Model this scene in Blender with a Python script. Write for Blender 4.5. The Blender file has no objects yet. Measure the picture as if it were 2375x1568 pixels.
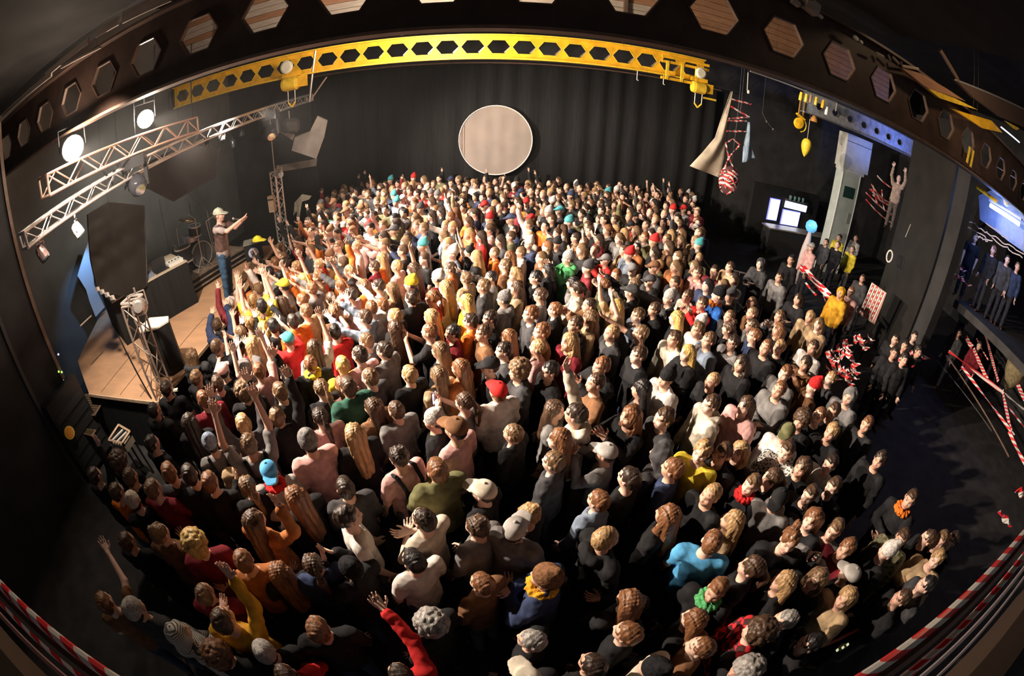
import bpy, bmesh, math, random
import numpy as np
from mathutils import Vector, Matrix, Quaternion

# ---------------------------------------------------------------- camera
SC = bpy.context.scene
COL = SC.collection
PI = math.pi
F, CX, CY, CAMH = 1040.0, 1187.5, 784.0, 4.65      # focal length (px), principal point, lens height

def cam_axes(phi=32.5, roll=2.0, yaw=-3.0):
    p, r, w = (math.radians(v) for v in (phi, roll, yaw))
    rt = np.array([1, 0, 0.]); up = np.array([0, math.sin(p), math.cos(p)]); fw = np.array([0, math.cos(p), -math.sin(p)])
    r2 = rt*math.cos(r)+up*math.sin(r); u2 = -rt*math.sin(r)+up*math.cos(r)
    z = np.array([[math.cos(w), -math.sin(w), 0], [math.sin(w), math.cos(w), 0], [0, 0, 1]])
    return z @ np.stack([r2, u2, fw], 1)
AX = cam_axes()

def at(x, y, z=None, Y=None, X=None):
    """point of the hall seen at photograph position (x, y) that lies on the plane z=, Y= or X="""
    dx, dy = x-CX, CY-y; r = math.hypot(dx, dy); th = 2*math.asin(min(1, r/(2*F))); s = math.sin(th)/r if r else 0
    d = AX @ np.array([dx*s, dy*s, math.cos(th)])
    t = (z-CAMH)/d[2] if z is not None else (Y/d[1] if Y is not None else X/d[0])
    return Vector((d[0]*t, d[1]*t, CAMH+d[2]*t))

cd = bpy.data.cameras.new('camera'); cam = bpy.data.objects.new('camera', cd); COL.objects.link(cam); SC.camera = cam
cd.type = 'PANO'
for holder in [h for h in (getattr(cd, 'cycles', None), cd) if h is not None]:
    try:
        holder.panorama_type = 'FISHEYE_EQUISOLID'; holder.fisheye_lens = F/2375*36; holder.fisheye_fov = 3.3
        break
    except Exception:
        pass
cd.sensor_fit = 'HORIZONTAL'; cd.sensor_width = 36; cd.sensor_height = 36*1568/2375
cd.clip_start = 0.05
mw = Matrix.Identity(4)
for i in range(3):
    mw[i][0] = AX[i][0]; mw[i][1] = AX[i][1]; mw[i][2] = -AX[i][2]
mw[2][3] = CAMH
cam.matrix_world = mw

# ---------------------------------------------------------------- world, exposure, light rig
W = bpy.data.worlds.new('hall_air'); SC.world = W; W.use_nodes = True
W.node_tree.nodes['Background'].inputs[0].default_value = (1.0, 0.93, 0.92, 1)
W.node_tree.nodes['Background'].inputs[1].default_value = 0.13
SC.view_settings.view_transform = 'Standard'; SC.view_settings.look = 'None'
SC.view_settings.exposure = 0.0; SC.view_settings.gamma = 1.0
SC.cycles.use_denoising = True
SC.cycles.max_bounces = 5; SC.cycles.diffuse_bounces = 2; SC.cycles.glossy_bounces = 2
SC.cycles.sample_clamp_indirect = 3.0; SC.cycles.adaptive_threshold = .02

def lamp(name, kind, loc, energy, color=(1, 1, 1), target=None, size=0.1, angle=60, blend=.5):
    l = bpy.data.lights.new(name, kind); l.energy = energy; l.color = color
    if kind == 'AREA': l.size = size
    else: l.shadow_soft_size = size
    if kind == 'SPOT': l.spot_size = math.radians(angle); l.spot_blend = blend
    o = bpy.data.objects.new(name, l); COL.objects.link(o); o.location = loc
    if target is not None:
        o.rotation_euler = (Vector(target)-Vector(loc)).to_track_quat('-Z', 'Y').to_euler()
    return o
L1 = Vector((-5.5, 3.95, 4.96)); L2 = Vector((-5.5, 5.64, 5.02))
WARM = (1.0, 0.82, 0.66)
lamp('truss_spot_light', 'SPOT', L1+Vector((.16, 0, -.05)), 7600, WARM, (1.3, 4.4, 1.3), .07, 92, .9)
lamp('truss_spot_light', 'SPOT', L2+Vector((.16, 0, -.05)), 9000, WARM, (2.2, 7.2, 1.5), .07, 90, .9)
for L_ in (L1, L2):
    lamp('lamp_spill_light', 'POINT', L_+Vector((.30, -.15, .05)), 110, WARM, None, .08)
lamp('truss_far_light', 'SPOT', (-5.35, 9.4, 4.6), 5000, (1, .84, .70), (0.6, 11.0, 1.2), .08, 104, .8)
lamp('stage_wash_light', 'SPOT', (-4.3, 3.0, 5.6), 1500, (1, .84, .68), (-5.6, 6.0, 1.1), .10, 80, .8)
lamp('stage_wall_fill_light', 'SPOT', (-5.3, 8.0, 4.9), 420, (.95, .95, .88), (-9.8, 9.0, 2.2), .2, 110, .9)  # added fill that brightens the stage wall, no fixture behind it
lamp('plank_fill_light', 'AREA', (-1.5, 8.2, 5.9), 260, (1, .84, .68), (-1.5, 11.6, 7.4), 1.2)  # added area light brightening the high planks, has no fixture
lamp('banner_light', 'SPOT', (-5.0, 9.8, 4.7), 30, (1, .84, .74), (0.0, 14.4, 2.85), .08, 15, .5)
lamp('crane_light', 'SPOT', (-5.0, 6.0, 5.3), 1250, (1, .88, .6), (1.2, 11, 5.67), .1, 62, .8)
lamp('bar_light', 'POINT', (10.6, 4.9, 4.55), 55, (.18, .32, 1.0), None, .2)
lamp('blue_beam_light', 'SPOT', (13.2, 9.3, 4.6), 260, (.12, .25, 1.0), (13.0, 11, 5.6), .1, 100, .8)
lamp('backdrop_blue_light', 'SPOT', (-8.6, 6.5, 3.4), 110, (.22, .5, 1.0), (-9.4, 6.2, 1.6), .05, 60, .8)
lamp('bar_fill_light', 'SPOT', (5.5, 9.0, 6.0), 260, (.85, .95, .9), (12.2, 12, 3.4), .1, 50, .8)
# ---------------------------------------------------------------- materials
MATS = {}
def mat(name, col, rough=.7, metal=0., noise=0., scale=8., emit=None, estr=0., bump=0., stretch=(1, 1, 1), spec=.3, objcol=False, tint=False, col2=None):
    if name in MATS: return MATS[name]
    m = bpy.data.materials.new(name); m.use_nodes = True; nt = m.node_tree; N = nt.nodes; L = nt.links
    b = N['Principled BSDF']; b.inputs['Roughness'].default_value = rough; b.inputs['Metallic'].default_value = metal
    b.inputs['Specular IOR Level'].default_value = spec
    src = None
    if objcol:
        oi = N.new('ShaderNodeObjectInfo'); src = oi.outputs['Color']
    elif tint == 'only':
        at_ = N.new('ShaderNodeAttribute'); at_.attribute_name = 'tint'; src = at_.outputs['Color']
    if objcol and tint:
        at_ = N.new('ShaderNodeAttribute'); at_.attribute_name = 'tint'
        mx = N.new('ShaderNodeMix'); mx.data_type = 'RGBA'; mx.blend_type = 'MULTIPLY'; mx.inputs[0].default_value = 1
        L.new(src, mx.inputs[6]); L.new(at_.outputs['Color'], mx.inputs[7]); src = mx.outputs[2]
    if noise or bump or col2:
        tc = N.new('ShaderNodeTexCoord'); mp = N.new('ShaderNodeMapping'); mp.inputs['Scale'].default_value = stretch
        nz = N.new('ShaderNodeTexNoise'); nz.inputs['Scale'].default_value = scale; nz.inputs['Detail'].default_value = 4
        L.new(tc.outputs['Object'], mp.inputs[0]); L.new(mp.outputs[0], nz.inputs[0])
    if noise or col2:
        cr = N.new('ShaderNodeValToRGB'); e = cr.color_ramp.elements
        e[0].position = .32; e[1].position = .68
        if col2:
            e[0].color = (*col, 1); e[1].color = (*col2, 1)
        else:
            e[0].color = (1-noise,)*3+(1,); e[1].color = (1+noise*.6,)*3+(1,)
        L.new(nz.outputs[0], cr.inputs[0])
        if col2 and src is None:
            src = cr.outputs[0]
        else:
            mx = N.new('ShaderNodeMix'); mx.data_type = 'RGBA'; mx.blend_type = 'MULTIPLY'; mx.inputs[0].default_value = 1
            if src is None: mx.inputs[6].default_value = (*col, 1)
            else: L.new(src, mx.inputs[6])
            L.new(cr.outputs[0], mx.inputs[7]); src = mx.outputs[2]
    if src is None: b.inputs['Base Color'].default_value = (*col, 1)
    else: L.new(src, b.inputs['Base Color'])
    if bump:
        bp = N.new('ShaderNodeBump'); bp.inputs['Strength'].default_value = bump; bp.inputs['Distance'].default_value = .02
        L.new(nz.outputs[0], bp.inputs['Height']); L.new(bp.outputs[0], b.inputs['Normal'])
    if emit:
        b.inputs['Emission Color'].default_value = (*emit, 1); b.inputs['Emission Strength'].default_value = estr
    MATS[name] = m; return m

def stripes(name, ca, cb, freq, direction=(1, 0, 0), rough=.5):
    """two-colour printed stripes (warning tape)"""
    if name in MATS: return MATS[name]
    m = bpy.data.materials.new(name); m.use_nodes = True; nt = m.node_tree; N = nt.nodes; L = nt.links
    b = N['Principled BSDF']; b.inputs['Roughness'].default_value = rough
    tc = N.new('ShaderNodeTexCoord'); dt = N.new('ShaderNodeVectorMath'); dt.operation = 'DOT_PRODUCT'; dt.inputs[1].default_value = [d*freq for d in direction]
    fr = N.new('ShaderNodeMath'); fr.operation = 'FRACT'; gt = N.new('ShaderNodeMath'); gt.operation = 'GREATER_THAN'; gt.inputs[1].default_value = .5
    mx = N.new('ShaderNodeMix'); mx.data_type = 'RGBA'; mx.inputs[6].default_value = (*ca, 1); mx.inputs[7].default_value = (*cb, 1)
    L.new(tc.outputs['Object'], dt.inputs[0]); L.new(dt.outputs['Value'], fr.inputs[0]); L.new(fr.outputs[0], gt.inputs[0])
    L.new(gt.outputs[0], mx.inputs[0]); L.new(mx.outputs[2], b.inputs['Base Color'])
    MATS[name] = m; return m

BLACK = mat('black_cloth', (.013, .013, .014), .9, noise=.3, scale=5, stretch=(3, 3, .2), bump=.3)
WALLB = mat('black_wall', (.035, .034, .035), .85, noise=.3, scale=2, bump=.2)
STAGEW = mat('stage_back_wall', (.17, .168, .155), .85, noise=.2, scale=1.2, bump=.2)
CEIL = mat('dark_ceiling', (.022, .020, .019), .9, noise=.3, scale=2)
FLOOR = mat('dark_floor', (.045, .042, .042), .7, noise=.35, scale=3)
BROWN = mat('brown_painted_steel', (.075, .042, .03), .55, noise=.35, scale=3)
BROWNE = mat('brown_steel_edge', (.17, .11, .08), .5, noise=.2)
YEL = mat('yellow_crane_paint', (.95, .50, .02), .45, noise=.25, scale=4)
YEL2 = mat('yellow_paint_bright', (.95, .62, .05), .4, noise=.2, scale=9)
STEEL = mat('galvanised_steel', (.50, .44, .40), .38, .75, noise=.2)
ALU = mat('aluminium_tube', (.80, .74, .70), .35, .7, noise=.1)
PLY = mat('stage_plywood', (.62, .36, .21), .5, col2=(.50, .30, .18), scale=2.2, stretch=(1, 2.5, 1), bump=.05)
PLYE = mat('plywood_edge', (.72, .52, .36), .55, noise=.2)
GREYCL = mat('grey_white_cloth', (.58, .54, .50), .8, noise=.25, scale=2.5, bump=.1)
WHITECL = mat('cream_cloth', (.37, .305, .265), .8, col2=(.31, .26, .23), scale=1.6, bump=.15)
BLACKM = mat('black_metal', (.03, .03, .032), .35, .3)
BLACKP = mat('black_speaker_paint', (.018, .018, .02), .6, noise=.2)
WOOD = mat('warm_wood_panel', (.50, .26, .15), .5, col2=(.36, .18, .10), scale=3, stretch=(1, 1, 8))
LWOOD = mat('pale_wood_panel', (.62, .52, .44), .6, col2=(.48, .38, .30), scale=3, stretch=(1, 1, 6))
CHROME = mat('lens_glass', (.5, .55, .6), .08, .9)
WHITEP = mat('white_paint', (.8, .78, .72), .5)
CREAMP = mat('cream_surface', (.85, .80, .62), .6, noise=.1)
TAPE = stripes('warning_tape', (.80, .03, .04), (.85, .80, .76), 6.0, (1, .15, .1))
TAPE2 = stripes('warning_tape_diagonal', (.80, .05, .05), (.80, .72, .68), 7.0, (.7, .5, 1.2))
TAPER = stripes('warning_tape_rail', (.85, .02, .03), (.86, .84, .80), 9.0, (1, 2, 2), .3)

# ---------------------------------------------------------------- geometry
class MB:
    def __init__(s): s.v = []; s.f = []
    def add(s, vs, fs):
        n = len(s.v); s.v += [tuple(v) for v in vs]; s.f += [tuple(i+n for i in f) for f in fs]; return s
    def box(s, c, d, rot=None):
        x, y, z = (k/2 for k in d); R = rot if rot else Matrix.Identity(3); c = Vector(c)
        vs = [c+R @ Vector((a*x, b*y, e*z)) for a in (-1, 1) for b in (-1, 1) for e in (-1, 1)]
        return s.add(vs, [(0, 1, 3, 2), (4, 6, 7, 5), (0, 4, 5, 1), (2, 3, 7, 6), (0, 2, 6, 4), (1, 5, 7, 3)])
    def bar(s, a, b, r, n=6, r2=None):
        a, b = Vector(a), Vector(b); r2 = r if r2 is None else r2; d = (b-a).normalized()
        u = d.cross(Vector((0, 0, 1)) if abs(d.z) < .9 else Vector((1, 0, 0))).normalized(); w = d.cross(u)
        vs = []
        for p, q in ((a, r), (b, r2)):
            vs += [p+q*(math.cos(2*PI*i/n)*u+math.sin(2*PI*i/n)*w) for i in range(n)]
        fs = [(i, (i+1) % n, n+(i+1) % n, n+i) for i in range(n)]+[tuple(range(n))[::-1], tuple(range(n, 2*n))]
        return s.add(vs, fs)
    def path(s, pts, r, n=6):
        for a, b in zip(pts[:-1], pts[1:]): s.bar(a, b, r, n)
        return s
    def lathe(s, prof, c=(0, 0, 0), ax=(0, 0, 1), n=16, cap=True):
        c = Vector(c); d = Vector(ax).normalized(); u = d.cross(Vector((0, 0, 1)) if abs(d.z) < .9 else Vector((1, 0, 0))).normalized(); w = d.cross(u)
        vs = []; fs = []
        for r, h in prof: vs += [c+d*h+r*(math.cos(2*PI*i/n)*u+math.sin(2*PI*i/n)*w) for i in range(n)]
        for k in range(len(prof)-1):
            fs += [(k*n+i, k*n+(i+1) % n, (k+1)*n+(i+1) % n, (k+1)*n+i) for i in range(n)]
        if cap: fs += [tuple(range(n))[::-1], tuple(range((len(prof)-1)*n, len(prof)*n))]
        return s.add(vs, fs)
    def slab(s, poly, off):
        """polygon (list of points) given thickness along the vector off"""
        poly = [Vector(p) for p in poly]; off = Vector(off); n = len(poly)
        return s.add(poly+[p+off for p in poly], [tuple(range(n)), tuple(range(n, 2*n))[::-1]]+[(i, n+i, n+(i+1) % n, (i+1) % n) for i in range(n)])
    def build(s, name, m, parent=None, smooth=False):
        me = bpy.data.meshes.new(name); me.from_pydata([tuple(v) for v in s.v], [], s.f); me.materials.append(m)
        bm = bmesh.new(); bm.from_mesh(me); bmesh.ops.recalc_face_normals(bm, faces=bm.faces); bm.to_mesh(me); bm.free()
        if smooth: me.shade_smooth()
        o = bpy.data.objects.new(name, me); COL.objects.link(o)
        if parent: o.parent = parent
        return o
def local(pts, o): return [Vector(p)-Vector(o) for p in pts]
def tag(o, label, cat, group=None, kind=None):
    o['label'] = label; o['category'] = cat
    if group: o['group'] = group
    if kind: o['kind'] = kind
    return o
def thing(name, label, cat, loc=(0, 0, 0), rz=0, group=None):
    o = bpy.data.objects.new(name, None); COL.objects.link(o); o.location = loc; o.rotation_euler = (0, 0, rz); o.empty_display_size = .1
    return tag(o, label, cat, group)
def struct(o): o['kind'] = 'structure'; return o
def linkcopy(src, parent, loc=None, rot=None, scale=None):
    o = bpy.data.objects.new(src.name.split('.')[0], src.data); COL.objects.link(o); o.parent = parent
    if loc is not None: o.location = loc
    if rot is not None: o.rotation_euler = rot
    if scale is not None: o.scale = scale
    return o

def grid_cloth(name, m, fn, nu, nv, parent=None, thick=.01):
    vs = [fn(i/nu, j/nv) for j in range(nv+1) for i in range(nu+1)]
    fs = [(j*(nu+1)+i, j*(nu+1)+i+1, (j+1)*(nu+1)+i+1, (j+1)*(nu+1)+i) for j in range(nv) for i in range(nu)]
    b = MB().add(vs, fs); o = b.build(name, m, parent, True)
    md = o.modifiers.new('thickness', 'SOLIDIFY'); md.thickness = thick
    return o
# ---------------------------------------------------------------- the hall
RW = 18.5
b = MB(); b.box((4.5, 6, -.1), (29, 22, .2)); struct(b.build('floor', FLOOR))
# black curtain in front of the far wall, gathered in soft folds
def curt(u, v):
    x = -6.1+u*13.6; return (x, 14.58+.035*math.sin(x*9.1+1.3*math.sin(x*1.7)), 5.42*(1-v))
cw = grid_cloth('curtain_fabric', BLACK, curt, 420, 1, None, .012)
b = MB(); b.box((4.5, 15.0, 4.5), (29, .3, 9)); wb = struct(b.build('wall_back', WALLB))
cw.name = 'back_curtain'; tag(cw, 'tall black curtain hanging across the far end of the hall behind the crowd', 'curtain')
b = MB(); b.bar((-6.2, 14.5, 5.46), (7.6, 14.5, 5.46), .03, 8); o = b.build('curtain_rail', BROWNE); tag(o, 'thin steel rail along the top of the black curtain', 'rail')
b = MB(); b.box((-9.9, 7.5, 4.5), (.3, 18, 9)); struct(b.build('wall_left', STAGEW))
b = MB(); b.box((RW+.2, 6, 4.5), (.3, 20, 9)); struct(b.build('wall_right', WALLB))
b = MB(); b.box((-7.35, -.4, 3.1), (.5, 7.6, 6.2)); struct(b.build('wall_stage_near', WALLB))
for y in (2.62, 3.4): 
    b = MB(); b.box((-7.08, y, 3.0), (.05, .07, 6.0)); struct(b.build('trim_1', BROWNE if y > 3 else mat('dark_trim', (.06, .06, .058), .6)))
# ceilings
b = MB(); b.box((-2.7, .1, 6.95), (14.6, 8.2, 1.1)); struct(b.build('ceiling', CEIL))
b = MB(); b.box((4.5, 5.9, 8.9), (29, 19.6, .2)); struct(b.build('ceiling', CEIL))
# plank panelling high on the far side, seen through the openings of the brown beam
up = thing('plank_panelling', 'warm wooden plank panelling high above the yellow crane beam', 'panelling', (0, 11.75, 6.15))
pm = []
for k in range(11):
    mm = LWOOD if k % 4 != 3 else WOOD
    b = MB(); b.box((-2.7, 0, .12+.2*k), (13.6, .05+.02*(k % 2), .185)); b.build('plank', LWOOD if k % 3 else WOOD, up)
    b = MB(); b.box((8.8, .0, .12+.2*k), (9.3, .05+.02*(k % 2), .185)); b.build('plank', WOOD, up)
for x in (-8, -5.2, -2.4, .4, 3.2):
    b = MB(); b.box((x, -.1, 1.1), (.09, .12, 2.2)); b.build('batten', BROWNE, up)
b = MB(); b.box((0, -.35, .55), (20, .35, .12)); b.build('cable_tray', STEEL, up)

# ---------------------------------------------------------------- castellated beams
def hex_beam(name, label, x0, x1, Y, zc, hh, hexw, hexh, first, pitch, m, medge, flange=.22, th=.02, rim=.05):
    t = thing(name, label, 'beam', (x0, Y, zc))
    web = MB(); n0 = math.floor((x0-first)/pitch); xs = []
    k = n0
    while first+k*pitch < x1:
        c = first+k*pitch
        if c-pitch/2 >= x0-1e-6 and c+pitch/2 <= x1: xs.append(c)
        k += 1
    def quad(pts):
        for y, fl in ((-th/2, 0), (th/2, 1)): web.add([(p[0]-x0, y, p[1]) for p in pts], [(0, 1, 2, 3)])
    a, h = hexw/2, hexh/2; q = a*.52
    for c in xs:
        L_, R_ = c-pitch/2, c+pitch/2
        quad([(L_, hh), (R_, hh), (c+q, h), (c-q, h)]); quad([(L_, -hh), (R_, -hh), (c+q, -h), (c-q, -h)])
        quad([(R_, hh), (R_, 0), (c+a, 0), (c+q, h)]); quad([(R_, -hh), (R_, 0), (c+a, 0), (c+q, -h)])
        quad([(L_, hh), (L_, 0), (c-a, 0), (c-q, h)]); quad([(L_, -hh), (L_, 0), (c-a, 0), (c-q, -h)])
    for e0, e1 in ((x0, xs[0]-pitch/2), (xs[-1]+pitch/2, x1)):
        if e1-e0 > 1e-4: quad([(e0, hh), (e1, hh), (e1, -hh), (e0, -hh)])
    web.build('web', m, t)
    hx = [(a, 0), (q, h), (-q, h), (-a, 0), (-q, -h), (q, -h)]
    rm = MB()
    for i in range(6):
        p, r = hx[i], hx[(i+1) % 6]; s = 1-.02/a
        vs = [(p[0], -rim/2, p[1]), (r[0], -rim/2, r[1]), (r[0], rim/2, r[1]), (p[0], rim/2, p[1])]
        vs += [(v[0]*s, v[1], v[2]*s) for v in vs]
        rm.add(vs, [(0, 1, 2, 3), (4, 7, 6, 5), (0, 4, 5, 1), (3, 2, 6, 7)])
    ro = rm.build('opening_rim', medge, t); ro.location = (xs[0]-x0, 0, 0)
    for c in xs[1:]: linkcopy(ro, t, (c-x0, 0, 0))
    for s in (1, -1):
        f = MB(); f.box(((x1-x0)/2, 0, s*hh), (x1-x0, flange, .03)); f.build('flange', m, t)
        f = MB(); f.box(((x1-x0)/2, -flange/2-.006, s*hh), (x1-x0, .012, .034)); f.build('flange_edge', medge, t)
    return t
hex_beam('castellated_beam', 'dark brown castellated steel beam overhead with large hexagonal openings', -9.4, 14.6, 4.0, 5.66, .46, .56, .42, 1.97, .83, BROWN, BROWNE, .26, .02, .05)
hex_beam('castellated_beam', 'bright yellow castellated crane beam above the black curtain', -9.3, 5.2, 11.0, 5.68, .31, .588, .37, .03, .60, YEL, YEL2, .20, .02, .03)
hex_beam('castellated_beam', 'blue lit castellated beam end above the bar at the right', 8.6, 14.5, 11.0, 5.68, .33, .36, .22, 13.6, .72, mat('pale_steel_paint', (.42, .42, .46), .5, noise=.3, scale=5), STEEL, .24)
# inclined grey strips in the yellow beam's openings
st = thing('beam_stiffeners', 'slanting grey strips behind the openings of the yellow crane beam', 'stiffener', (0, 11.06, 5.68))
bb = MB(); bb.box((0, 0, 0), (.035, .02, .40), Matrix.Rotation(.75, 3, 'Y')); so = bb.build('strip', STEEL, st); so.location = (-7.5, 0, 0)
for k in range(1, 21): linkcopy(so, st, (-7.5+.6*k, 0, 0))

# ---------------------------------------------------------------- round banner
bc = Vector((.02, 14.42, 2.86)); R = 1.16
t = thing('round_banner', 'large round cream cloth disc hung on the black curtain', 'banner', bc)
vs = [(0, -.01, 0)]; fs = []
for k in range(1, 15):
    for i in range(64):
        a = 2*PI*i/64; r = R*k/14; vs.append((r*math.cos(a), -.01+.008*math.sin(7*r*math.cos(a)+5*r*math.sin(a))*(1-k/14)-.006*math.sin(r*math.cos(a)*14), r*math.sin(a)))
for i in range(64): fs.append((0, 1+i, 1+(i+1) % 64))
for k in range(13):
    for i in range(64): fs.append((1+k*64+i, 1+(k+1)*64+i, 1+(k+1)*64+(i+1) % 64, 1+k*64+(i+1) % 64))
o = MB().add(vs, fs).build('cloth', WHITECL, t, True)
rr = MB(); pts = [(R*math.cos(2*PI*i/48), -.02, R*math.sin(2*PI*i/48)) for i in range(49)]; rr.path(pts, .018, 6); rr.build('rim', mat('pale_rim', (.85, .8, .76), .5), t)
b = MB(); b.bar((-R*.93, -.02, .45), (-R*.93, -.02, -.45), .008, 5).bar((-R*.86, -.02, .5), (-R*.86, -.02, -.5), .006, 5); b.build('seam', mat('brown_seam', (.40, .27, .22), .7), t)

# ---------------------------------------------------------------- stage
SZ = 1.1
stage = thing('stage', 'raised plywood stage along the left side of the hall', 'stage', (0, 0, 0))
front = [(-6.95, 3.72), (-4.96, 3.76), (-4.86, 4.55), (-4.84, 6.14), (-5.25, 8.1), (-5.55, 9.9), (-8.9, 9.9), (-9.5, 6.5), (-8.4, 4.6)]
b = MB(); b.slab([(x, y, SZ-.06) for x, y in front], (0, 0, .06)); b.build('deck', PLY, stage)
b = MB()
for (x0, y0), (x1, y1) in list(zip(front[:-1], front[1:]))[:5]:
    d = Vector((x1-x0, y1-y0, 0)); n = Vector((d.y, -d.x, 0)).normalized()*.02
    b.slab([(x0, y0, SZ-.05), (x1, y1, SZ-.05), (x1, y1, SZ+.006), (x0, y0, SZ+.006)], n)
b.build('edge_strip', PLYE, stage)
b = MB()
for (x0, y0), (x1, y1) in list(zip(front[:-1], front[1:]))[:5]:
    b.slab([(x0-.03, y0+.02, 0), (x1-.03, y1+.02, 0), (x1-.03, y1+.02, SZ-.06), (x0-.03, y0+.02, SZ-.06)], (-.03, .03, 0))
b.build('skirt', BLACK, stage)
for x0, y0, x1, y1 in ((-6.0, 3.8, -6.02, 5.6), (-5.45, 3.82, -5.5, 6.2), (-5.5, 6.2, -4.9, 6.2), (-6.6, 3.8, -6.65, 5.2)):
    b = MB(); b.bar((x0, y0, SZ+.002), (x1, y1, SZ+.002), .006, 4); b.build('board_seam', mat('dark_seam', (.10, .06, .04), .8), stage)

# drum riser
ra, rb = at(440, 690, z=SZ), at(575, 603, z=SZ)
d = (rb-ra).normalized(); n = Vector((-d.y, d.x, 0))
if n.x > 0: n = -n
rs = thing('drum_riser', 'low wooden drum riser at the back of the stage', 'riser', ra)
W_ = (rb-ra).length
b = MB(); b.slab(local([ra+n*.02, rb+n*.02, rb+n*1.8, ra+n*1.8], ra), (0, 0, .30)); b.build('frame', BLACKP, rs)
mw_ = mat('worn_brown_wood', (.20, .15, .11), .6, noise=.4, scale=6)
b = MB(); b.slab(local([ra+Vector((0, 0, .30)), rb+Vector((0, 0, .30)), rb+n*1.8+Vector((0, 0, .30)), ra+n*1.8+Vector((0, 0, .30))], ra), (0, 0, .04)); b.build('deck', mw_, rs)
for q in (.08, .2): 
    b = MB(); b.bar(Vector((0, 0, q))-n*.01, (rb-ra)+Vector((0, 0, q))-n*.01, .025, 4); b.build('rail', mw_, rs)
RZ = SZ+.34
def drum(name, label, c, r, h, ax, m):
    t = thing(name, label, 'drum', c, 0, None)
    ax = Vector(ax).normalized(); b = MB(); b.lathe([(r, 0), (r, h)], (0, 0, 0), ax, 20); b.build('shell', m, t, False)
    for q in (0, h):
        b = MB(); b.lathe([(r*1.05, q-.015), (r*1.05, q+.015)], (0, 0, 0), ax, 20, False); hb = b.build('hoop', ALU, t); 
        s = hb.modifiers.new('thickness', 'SOLIDIFY'); s.thickness = .015
    b = MB(); b.lathe([(r*.96, -.004), (r*.96, h+.004)], (0, 0, 0), ax, 20); b.build('drumhead', mat('drumhead', (.07, .07, .07), .4), t)
    return t
kc = at(462, 588, z=RZ+.3); fd = Vector((.75, -.3, 0))
drum('bass_drum', 'bass drum standing on the riser with a pale hoop', kc-fd*.3, .29, .38, fd, BLACKP)
drum('snare_drum', 'small snare drum beside the bass drum', at(440, 560, z=RZ+.62), .17, .14, (0, .1, 1), ALU)
drum('tom_drum', 'rack tom mounted above the bass drum', at(452, 545, z=RZ+.78), .15, .22, (.2, 0, 1), BLACKP)
drum('floor_tom', 'floor tom at the left of the drum kit', at(430, 605, z=RZ+.35), .2, .32, (0, 0, 1), BLACKP)
def stand(name, label, base, top, arm=None, cym=None, mm=STEEL, cat='stand'):
    t = thing(name, label, cat, base)
    tp = Vector(top)-Vector(base); b = MB(); b.bar((0, 0, .12), tp, .011, 6); b.build('pole', mm, t)
    for k in range(3):
        a = 2.1*k+.4; b = MB(); b.bar((0, 0, .32), (.25*math.cos(a), .25*math.sin(a), .012), .009, 5); b.build('leg', mm, t)
    if arm is not None: b = MB(); b.bar(tp, Vector(arm)-Vector(base), .008, 5); b.build('boom', mm, t)
    if cym: 
        b = MB(); b.lathe([(.02, .02), (.06, .012), (cym, -.01)], (arm if arm is not None else top)-Vector(base), (.3, .2, 1), 18); b.build('cymbal', mat('cymbal_bronze', (.35, .27, .15), .3, .9), t, True)
    return t
for i, (bx, by, tx, ty, hz, cym, lab) in enumerate([(430, 640, 425, 530, 1.15, .21, 'cymbal stand at the near corner of the drum riser'), (475, 625, 462, 520, 1.25, .0, 'bare boom stand rising out of the middle of the drum kit'),
        (500, 600, 470, 555, 1.05, .2, 'cymbal stand behind the performer on the drum riser'), (455, 560, 448, 505, 1.3, .0, 'thin stand at the back of the drum kit')]):
    p = at(bx, by, z=RZ); q = at(tx, ty, z=RZ+hz)
    q = p+Vector(((q-p).x*.25, (q-p).y*.25, hz))
    stand('cymbal_stand' if cym else 'boom_stand', lab, p, q, q+Vector((.3*(-1)**i, .1, .12)), cym)
stand('microphone_stand', 'slim microphone stand with a boom leaning over the drum kit', at(500, 590, z=RZ), at(500, 590, z=RZ)+Vector((0, 0, 1.1)), at(500, 590, z=RZ)+Vector((-.9, .3, 1.75)))
stand('light_stand', 'thin grey pole standing behind the mixing table', at(410, 600, z=SZ)+Vector((-.4, .4, 0)), at(410, 600, z=SZ)+Vector((-.4, .4, 1.9)))

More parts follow.
